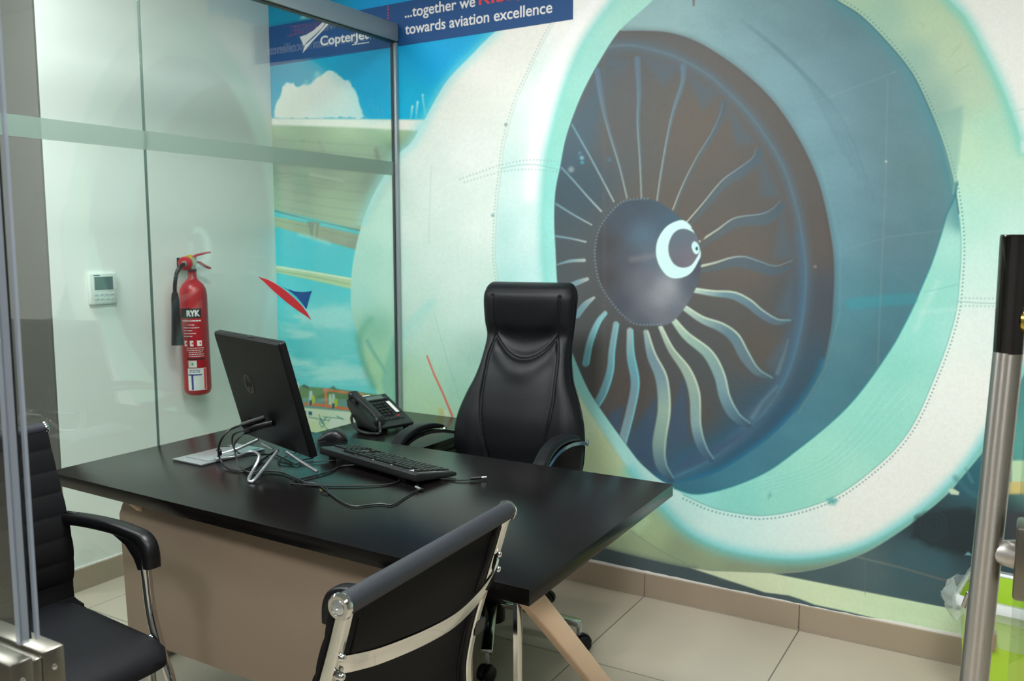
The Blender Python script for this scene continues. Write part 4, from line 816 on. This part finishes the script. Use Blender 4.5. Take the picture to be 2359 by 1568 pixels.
cable('usb_cable','long black cable snaking from computer across the desk front to a bare plug',[(-1.92,1.765,.852),(-1.945,1.744,.84),(-1.953,1.718,.825),(-1.965,1.708,.8),(-1.948,1.7,.77),(-1.917,1.684,.75),(-1.867,1.667,.744),(-1.843,1.682,.744),(-1.817,1.706,.744),(-1.775,1.713,.744),(-1.698,1.688,.744),(-1.642,1.671,.744),(-1.603,1.674,.744),(-1.551,1.645,.744),(-1.503,1.619,.744),(-1.437,1.584,.744),(-1.385,1.569,.744),(-1.363,1.592,.744),(-1.34,1.62,.744),(-1.308,1.631,.744),(-1.322,1.703,.744),(-1.331,1.752,.744),(-1.323,1.78,.745)],.0024,[((-1.900,1.785,.862),(-1.95,1.735,.838),.0085,'black_plastic','plug'),((-1.326,1.772,.746),(-1.352,1.785,.746),.004,'silver','metal_plug')],'cables from the computer')
cable('audio_cable','short black cable with gold jack tip lying under the wire stand',[(-1.64,1.66,.744),(-1.585,1.668,.744),(-1.545,1.65,.744),(-1.515,1.619,.744),(-1.536,1.621,.744)],.0022,[((-1.538,1.622,.745),(-1.556,1.634,.746),.0028,'brass','jack')],'cables from the computer')
cable('data_cable','short black cable curling in front of the keyboard to a light plug',[(-1.345,1.79,.744),(-1.379,1.829,.744),(-1.366,1.872,.744),(-1.335,1.895,.744),(-1.29,1.905,.744),(-1.262,1.93,.746)],.0022,[((-1.268,1.925,.747),(-1.243,1.945,.749),.0045,'black_plastic','plug_body'),((-1.243,1.945,.749),(-1.232,1.954,.750),.003,'silver','plug_tip')],'cables from the computer')
cable('keyboard_cable','black keyboard cable doubling back in a long loop before the keyboard',[(-1.57,1.91,.752),(-1.674,1.864,.744),(-1.666,1.793,.744),(-1.675,1.715,.744),(-1.686,1.664,.744),(-1.665,1.643,.744),(-1.618,1.654,.744),(-1.544,1.687,.744),(-1.48,1.731,.744),(-1.435,1.774,.744),(-1.432,1.815,.744),(-1.48,1.857,.744),(-1.541,1.88,.744),(-1.62,1.905,.745),(-1.69,1.925,.75)],.0025,(),'cables from the computer')
cable('mouse_cable','thin black mouse cable running from the mouse under the computer',[(-1.925,2.06,.75),(-1.95,2.04,.744),(-1.963,2.0,.744),(-1.922,1.932,.744),(-1.887,1.807,.744),(-1.823,1.801,.744),(-1.784,1.848,.744),(-1.741,1.900,.744)],.0018,(),'cables from the computer')
cable('video_cable','black cable tangled beneath the computer between the stand legs',[(-1.905,1.768,.862),(-1.933,1.743,.85),(-1.959,1.713,.84),(-1.981,1.716,.82),(-1.97,1.713,.79),(-1.95,1.728,.77),(-1.985,1.80,.75),(-1.96,1.854,.744),(-1.905,1.84,.744),(-1.811,1.803,.744),(-1.827,1.843,.744),(-1.82,1.887,.744)],.0025,[((-1.870,1.775,.868),(-1.935,1.743,.85),.0095,'black_plastic','plug')],'cables from the computer')
cable('adapter_cable','black cable with a loose plug hanging above the silver tray',[(-1.975,1.70,.80),(-2.02,1.70,.792),(-2.045,1.71,.775)],.0016,[((-2.02,1.70,.785),(-2.035,1.715,.765),.0065,'black_plastic','plug')],'cables from the computer')
# ---------------------------------------------------------------- silver tray under the stand
tr = empty('silver_tray','flat silver metal plate lying on the desk left of the computer','tray',(-2.108,1.776,.74),math.radians(-2))
B().box((0,0,.003),(.135,.245,.005)).build('plate','silver',tr,bevel=.0012)
B().box((.004,.012,.0068),(.105,.200,.0025)).build('raised_panel','silver',tr,bevel=.0008)
# ---------------------------------------------------------------- keyboard
kb = empty('keyboard','full-size black computer keyboard with raised feet, near the desk back edge','keyboard',(-1.568,1.925,.74),-.235); kb.scale = (.946,.93,1)
q = B(); hx = .244
prof = [(-.080,.014),(-.082,.018),(-.080,.034),(-.066,.035),(.074,.015),(.080,.012),(.080,.005),(.072,.003)]
q.loops([[Vector((x,y,z)) for y,z in prof] for x in (-hx,hx)]); q.build('case','key_plastic',kb,bevel=.0015)
KS = -.020/.140
def kz(y): return .0350+(y+.066)*KS
qb = B()
for x0_,x1_,y0_,y1_ in ((-.236,-.150,-.036,.067),(-.144,-.082,-.036,-.0),(-.144,-.082,.046,.067),(-.076,.229,-.036,.067),(-.076,.229,-.060,-.041)): qb.add([(x0_,y0_,kz(y0_)+.0006),(x1_,y0_,kz(y0_)+.0006),(x1_,y1_,kz(y1_)+.0006),(x0_,y1_,kz(y1_)+.0006)],[(0,1,2,3)])
qb.build('glint_bed','key_glint',kb)
q = B(); p = .0203
def key(x,y,w=1.0):
    z = kz(y)+.0006; s = .0178; ww = w*p-.0030
    q.loops([[Vector((x+a*ww/2*k_,y+b*s/2*k_,z+h+(b*s/2*k_)*KS)) for a,b in ((-1,-1),(1,-1),(1,1),(-1,1))] for k_,h in ((1,.0),(.97,.0022),(.80,.0056))])
rows = [-.0505,-.0255,-.0050,.0155,.0360,.0565]
for r,y in enumerate(rows):
    if r == 0:
        for x in [.218]+[.178-i*p for i in range(4)]+[.088-i*p for i in range(4)]+[-.002-i*p for i in range(4)]+[-.092-i*p for i in range(3)]: key(x,y)
    else:
        if r < 5:
            first = [1,1.5,1.75,2.25][r-1]; n = [12,12,11,10][r-1]; last = [2,1.5,2.25,2.75][r-1]
            seq = [first]+[1]*n+[last]
        else: seq = [1.25,1.25,1.25,6.25,1.25,1.25,1.25,1.25]
        x = .228
        for w_ in seq: key(x-w_*p/2,y,w_); x -= w_*p
        if r in (1,2,5):
            for i in range(3): key(-.092-i*p,y)
        if r == 4: key(-.092-p,y)
        for i in range(4): key(-.162-i*p,y)
q.build('keys','black_plastic',kb,ang=30)
for x in (-.19,.17): B().box((x,-.068,.0070),(.03,.008,.014)).build('flip_foot','black_plastic',kb,bevel=.001)
# ---------------------------------------------------------------- mouse
ms = empty('computer_mouse','small black computer mouse at the left end of the keyboard','mouse',(-1.945,2.112,.74),math.radians(28))
L = []
for k in range(27):
    a = k/26; x = -.052+.104*a; e = max(0,1-abs(2*a-1)**3); h = (.012+.026*math.sin(math.pi*min(1,a*.80))**1.2)*e**.55; wd = .031*e**.42+.0008
    L.append([Vector((x,wd*sgnpow(math.cos(q_),.7),.0005+(h*abs(math.sin(q_))**.75 if math.sin(q_) > 0 else 0))) for q_ in np.linspace(0,2*math.pi,32,endpoint=False)])
mb = B().loops(L).build('shell','black_plastic',ms,ang=60)
B().tube([(-.034,0,.0185),(-.022,0,.0245)],.0035,12).build('scroll_wheel','gloss_black',ms)
# ---------------------------------------------------------------- telephone
def telephone():
    t = empty('desk_telephone','black corded desk telephone on the low cabinet by the glass','telephone',(-2.275,2.765,.631),math.radians(75))
    # local: -y is the user's edge, +y the raised top, x to the user's right
    q = B(); prof = [(-.105,.012),(-.108,.022),(-.095,.030),(.090,.118),(.104,.114),(.100,.088),(.03,.02),(-.09,.006)]
    q.loops([[Vector((x,y,z)) for y,z in prof] for x in (-.096,-.094,.094,.096)]); body = q.build('body','phone_plastic',t,bevel=.003)
    q = B().box((0,.055,.030),(.13,.05,.06)).build('wedge_foot','phone_plastic',t,bevel=.004)
    for fx in (-.07,.07): B().box((fx,-.085,.005),(.02,.015,.010)).build('rubber_foot','black_plastic',t)
    sl = math.atan2(.088,.185); S = lambda y: .030+(y+.095)*(.088/.185)
    def on(name,x,y,w,h,th,m,par=body,bev=.0008): return B().box((x,y,S(y)+th/2),(w,h,th),(sl,0,0)).build(name,m,par,bevel=bev)
    on('display_bezel',.025,.068,.115,.036,.003,'gloss_black'); on('display',.022,.068,.085,.022,.0042,'lcd')
    on('brand_strip',-.005,.0925,.038,.005,.0015,'print_white',bev=0)
    on('name_strip_holder',.066,.0,.034,.085,.002,'gloss_black'); on('name_strip',.066,.0,.016,.082,.003,'print_white',bev=0)
    q = B()
    for r in range(5):
        for c in range(3):
            x,y = -.005+c*.0205,.030-r*.0185; q.box((x,y,S(y)+.0018),(.014,.011,.0045),(sl,0,0))
    for c in range(6): q.box((-.02+c*.017,-.072,S(-.072)+.0012),(.012,.006,.003),(sl,0,0))
    q.build('key_pad','black_plastic',body,bevel=.0012)
    B().box((.052,-.058,S(-.058)+.002),(.012,.004,.002),(sl,0,0)).build('message_lamp','print_red',body)
    hs = []
    P = cat3([(-.104,.050),(-.090,.060),(-.05,.082),(0,.104),(.05,.124),(.080,.134),(.096,.134)],6)
    for i,(y,z) in enumerate(P):
        a = i/(len(P)-1); e = abs(2*a-1); w = .017+.008*(e > .55)*min(1,(e-.55)/.2); h = .012+.007*(e > .6)*min(1,(e-.6)/.2)
        if e > .93: w *= .8; h *= .75
        hs.append([Vector((-.070+w*sgnpow(math.cos(v),.6),y,z-.004*(e > .6)+h*sgnpow(math.sin(v),.6))) for v in np.linspace(0,2*math.pi,20,endpoint=False)])
    B().loops(hs).build('handset','phone_plastic',t,ang=60)
    B().lathe([(.019,0),(.021,.012),(.017,.024)],20,Matrix.Translation((-.07,.078,.095))).build('handset_cradle','phone_plastic',t)
    B().lathe([(.019,0),(.021,.012),(.017,.024)],20,Matrix.Translation((-.07,-.082,.028))).build('handset_cradle','phone_plastic',t)
    # coiled cord from the handset down and round under the phone
    base = cat3([(-.072,-.095,.050),(-.085,-.115,.030),(-.098,-.135,.010),(-.118,-.13,.008),(-.135,-.09,.008),(-.128,-.03,.008),(-.118,.02,.018),(-.108,.05,.040),(-.098,.06,.055)],30)
    pts = []
    for i,p in enumerate(base):
        tg = Vector(base[min(i+1,len(base)-1)])-Vector(base[max(i-1,0)]); tg.normalize(); u = tg.cross(Vector((0,0,1))); u.normalize(); v = tg.cross(u)
        for k in range(2):
            w = (i*2+k)*2*math.pi/6; pts.append(tuple(Vector(p)+(u*math.cos(w)+v*math.sin(w))*.0048))
    B().tube(pts,.0017,6).build('coiled_cord','phone_plastic',t)
telephone()
# ---------------------------------------------------------------- fire extinguisher on the white wall
def extinguisher():
    t = empty('fire_extinguisher','red fire extinguisher with black horn hanging on the white wall','fire extinguisher',(-3.128,2.542,.728),rot=(math.radians(.8),0,0))
    r = .0585
    B().lathe([(0,0),(.040,.0),(.052,.008),(r,.026),(r,.440),(.055,.468),(.044,.490),(.028,.506),(.0195,.516),(.0185,.545),(.020,.552)],40).build('cylinder','ext_red',t)
    B().lathe([(.016,.550),(.016,.572),(.012,.58),(.012,.60)],20).box((0,0,.590),(.030,.034,.036)).build('valve','brushed',t,bevel=.002)
    B().lathe([(.0195,.545),(.0195,.556)],20).build('neck_ring','black_plastic',t)
    # round red hose coupling on the left, hose and horn
    B().lathe([(0,-.012),(.024,-.012),(.030,-.006),(.030,.006),(.024,.012),(0,.012)],28,Matrix.Translation((.010,-.040,.583)) @ Matrix.Rotation(R90,4,'X') @ Matrix.Rotation(.5,4,'Y')).build('hose_coupling','ext_red',t)
    B().lathe([(0,-.016),(.012,-.016),(.012,.018),(0,.018)],20,Matrix.Translation((.018,-.045,.583)) @ Matrix.Rotation(R90,4,'X') @ Matrix.Rotation(.5,4,'Y')).build('coupling_nut','brushed',t)
    B().tube(cat3([(.02,-.050,.582),(.03,-.078,.575),(.03,-.102,.548),(.028,-.114,.50),(.026,-.116,.456)],8),.0085,14).build('hose','black_plastic',t)
    B().lathe([(.012,.0),(.014,-.012),(.0165,-.03),(.0175,-.08),(.0215,-.16),(.0255,-.222),(.0265,-.226),(.0235,-.226),(0,-.19)],28,Matrix.Translation((.026,-.116,.462))).build('discharge_horn','black_plastic',t)
    B().tube([(.0,-.012,.600),(.0,.030,.617),(.0,.098,.628)],.01,flat=(.024,.008)).build('operating_lever','ext_red',t,bevel=.001)
    B().tube([(.0,-.005,.592),(.0,.040,.585),(.0,.072,.566),(.0,.098,.556)],.01,flat=(.020,.009)).build('carry_handle','ext_red',t,bevel=.001)
    B().box((.014,-.022,.612),(.003,.030,.014),(.2,0,0)).tube([(.015,-.012,.608),(.017,.002,.59),(.016,.004,.570)],.0015,6).build('safety_tag','yellow',t)
    # printed labels that wrap the cylinder; a = angle about the axis from the side facing the room
    def wrap(y0,y1,z0,z1,m,name,par,dr=.0006):
        a0,a1 = (y0-.036)/r,(y1-.036)/r; n = 16; return B().sheet([[Vector(((r+dr)*math.cos(a0+(a1-a0)*i/n),(r+dr)*math.sin(a0+(a1-a0)*i/n),z)) for i in range(n+1)] for z in (z0,z1)]).build(name,m,par)
    def lines(y0,z0,wd,h,m,par):   # print too small to read: a row of short dashes
        x = y0; random.seed(int(z0*1e4))
        while x < y0+wd-.003:
            l = min(random.uniform(.004,.012),y0+wd-x); wrap(x,x+l,z0,z0+h*.7,m,'fine_print',par,.0010); x += l+.0022
    def wraptext(s,y0,z0,wd,h,m,par,bold=0,dr=.0011):
        o = text('lettering',s,.04,wd,(0,0,0),(0,0,0),m,None,bold=bold,depth=0,height=h); bm = bmesh.new(); bm.from_mesh(o.data)
        bmesh.ops.subdivide_edges(bm,edges=[e for e in bm.edges if e.calc_length() > .006],cuts=3)
        for v in bm.verts:
            a = (y0-.036+v.co.x)/r; z = z0+v.co.y; v.co = Vector(((r+dr)*math.cos(a),(r+dr)*math.sin(a),z))
        bm.to_mesh(o.data); bm.free(); o.parent = par; return o
    o0 = -.036   # turns the artwork to the left
    lb = wrap(-.075+o0*0,.026,.345,.388,'ext_label_black','label',t)
    wraptext('RYK',-.036,.354,.056,.026,'print_white',lb,bold=.0016)
    lines(-.06,.331,.082,.007,'print_white',lb)
    for k,(a,b) in enumerate(((-.03,.002),(-.05,.024),(-.05,-.01),(-.05,.004),(-.05,-.006))):
        lines(a-.006,.314-k*.0125,b-a,.0045,'print_white',lb)
    for y_,w_ in ((-.052,.014),(-.024,.014),(.006,.020)): wrap(y_-.004,y_+w_-.004,.222,.246,'print_white','pictogram',lb)
    for y_ in (-.045,-.018,.015): wrap(y_-.003,y_+.003,.229,.239,'print_red','pictogram_mark',lb,.0010)
    for k in range(5): lines(-.045+(k > 1)*.01,.212-k*.009,.075-(k > 1)*.012,.0036,'print_white',lb)
    wrap(-.045,.032,.162,.168,'ext_label_black','label_line',lb)
    l2 = wrap(-.040,-.004,.128,.158,'off_white','inspection_sticker',t); wrap(-.026,-.018,.138,.148,'print_green','sticker_mark',l2,.001)
    l3 = wrap(-.045,.036,.022+.004,.124,'off_white','service_chart',t)
    wrap(-.043,.016,.092,.098,'print_navy','chart_bar',l3,.0010); wrap(-.030,-.021,.028,.092,'print_navy','chart_bar',l3,.0010); wrap(.024,.034,.028,.122,'print_red','chart_bar',l3,.0010)
    for k in range(8): wrap(-.019,.020,.032+k*.0075,.0335+k*.0075,'button_grey','chart_line',l3,.0010)
    for k in range(2): lines(-.036,.106+k*.008,.045,.005,'print_navy',l3)
    B().box((-.064,0,.40),(.012,.05,.03)).box((-.064,0,.58),(.014,.04,.05)).build('wall_bracket','dark_metal',t)
extinguisher()
# ---------------------------------------------------------------- room controller
tc = empty('air_conditioner_controller','small white wall controller with a grey screen, left of the extinguisher','wall controller',(-3.199,2.142,1.215))
B().box((.009,0,0),(.018,.120,.124)).build('casing','off_white',tc,bevel=.003)
s_ = B().box((.0185,0,.022),(.0012,.082,.052)).build('screen','lcd',tc)
B().box((.0184,-.030,.0545),(.001,.028,.003)).build('small_print','print_navy',tc)
for r in range(2):
    for c in range(4): B().box((.0187,-.036+c*.024,-.022-r*.018),(.002,.015,.008)).build('button','button_grey',tc,bevel=.0006)
B().box((.0184,0,-.055),(.001,.09,.002)).build('groove','button_grey',tc)
# ---------------------------------------------------------------- waste bin
def bin_():
    t = empty('waste_bin','lime green waste bin lined with clear plastic bag, by the mural wall','waste bin',(.045,2.88,0),math.radians(-6))
    def ring(w,d,z,r=.03): return [Vector((sx*(w/2-r)+r*math.cos(a),sy*(d/2-r)+r*math.sin(a),z)) for sx,sy,a0 in ((1,1,0),(-1,1,R90),(-1,-1,math.pi),(1,-1,1.5*math.pi)) for a in [a0+R90*i/6 for i in range(7)]]
    B().loops([ring(.19,.20,0),ring(.225,.245,.29),ring(.240,.265,.345),ring(.245,.27,.350),ring(.236,.260,.350),ring(.22,.24,.29),ring(.185,.19,.008)],caps=True).build('body','bin_green',t,ang=50)
    B().loops([ring(.252,.278,.330),ring(.256,.282,.352),ring(.246,.272,.360),ring(.238,.262,.352)],caps=False).build('rim','white_plastic',t,ang=50)
    # crumpled liner hanging over the rim
    random.seed(8); L = []
    for k,(s,z) in enumerate(((.88,.22),(.92,.30),(.97,.352),(1.04,.366),(1.08,.350),(1.09,.325),(1.07,.300))):
        rg = ring(.246,.272,z); L.append([Vector((p.x*s*(1+.02*math.sin(i*2.1+k)),p.y*s*(1+.02*math.cos(i*1.7+k*2)),z+.012*math.sin(i*1.3+k*1.1)*(k > 3))) for i,p in enumerate(rg)])
    B().loops(L,caps=False).build('bag','bag_film',t,ang=80)
    G = []
    for j in range(20):
        G.append([Vector((-.118-.060*math.sin(math.pi*i/19)*math.sin(math.pi*(.15+.7*j/19))-.004*math.sin(i*.9+j*.7)-.002*math.sin(i*2.2-j*1.5),-.12+.19*i/19+.003*math.sin(j*1.1+i*.5),.262+.118*j/19*(.75+.25*math.sin(math.pi*i/19))+.003*math.sin(i*1.2))) for i in range(20)])
    B().sheet(G).build('loose_bag_end','bag_film',t,ang=80)
    s = B().box((-.033,-.1225,.255),(.040,.0008,.085),(math.radians(-4.5),0,0)).build('sticker','bin_sticker',t)
    B().box((-.028,-.1235,.230),(.012,.0006,.014),(math.radians(-4.5),0,0)).box((-.036,-.1262,.268),(.018,.0006,.012),(math.radians(-4.5),0,0)).build('sticker_print','print_white',s)
bin_()
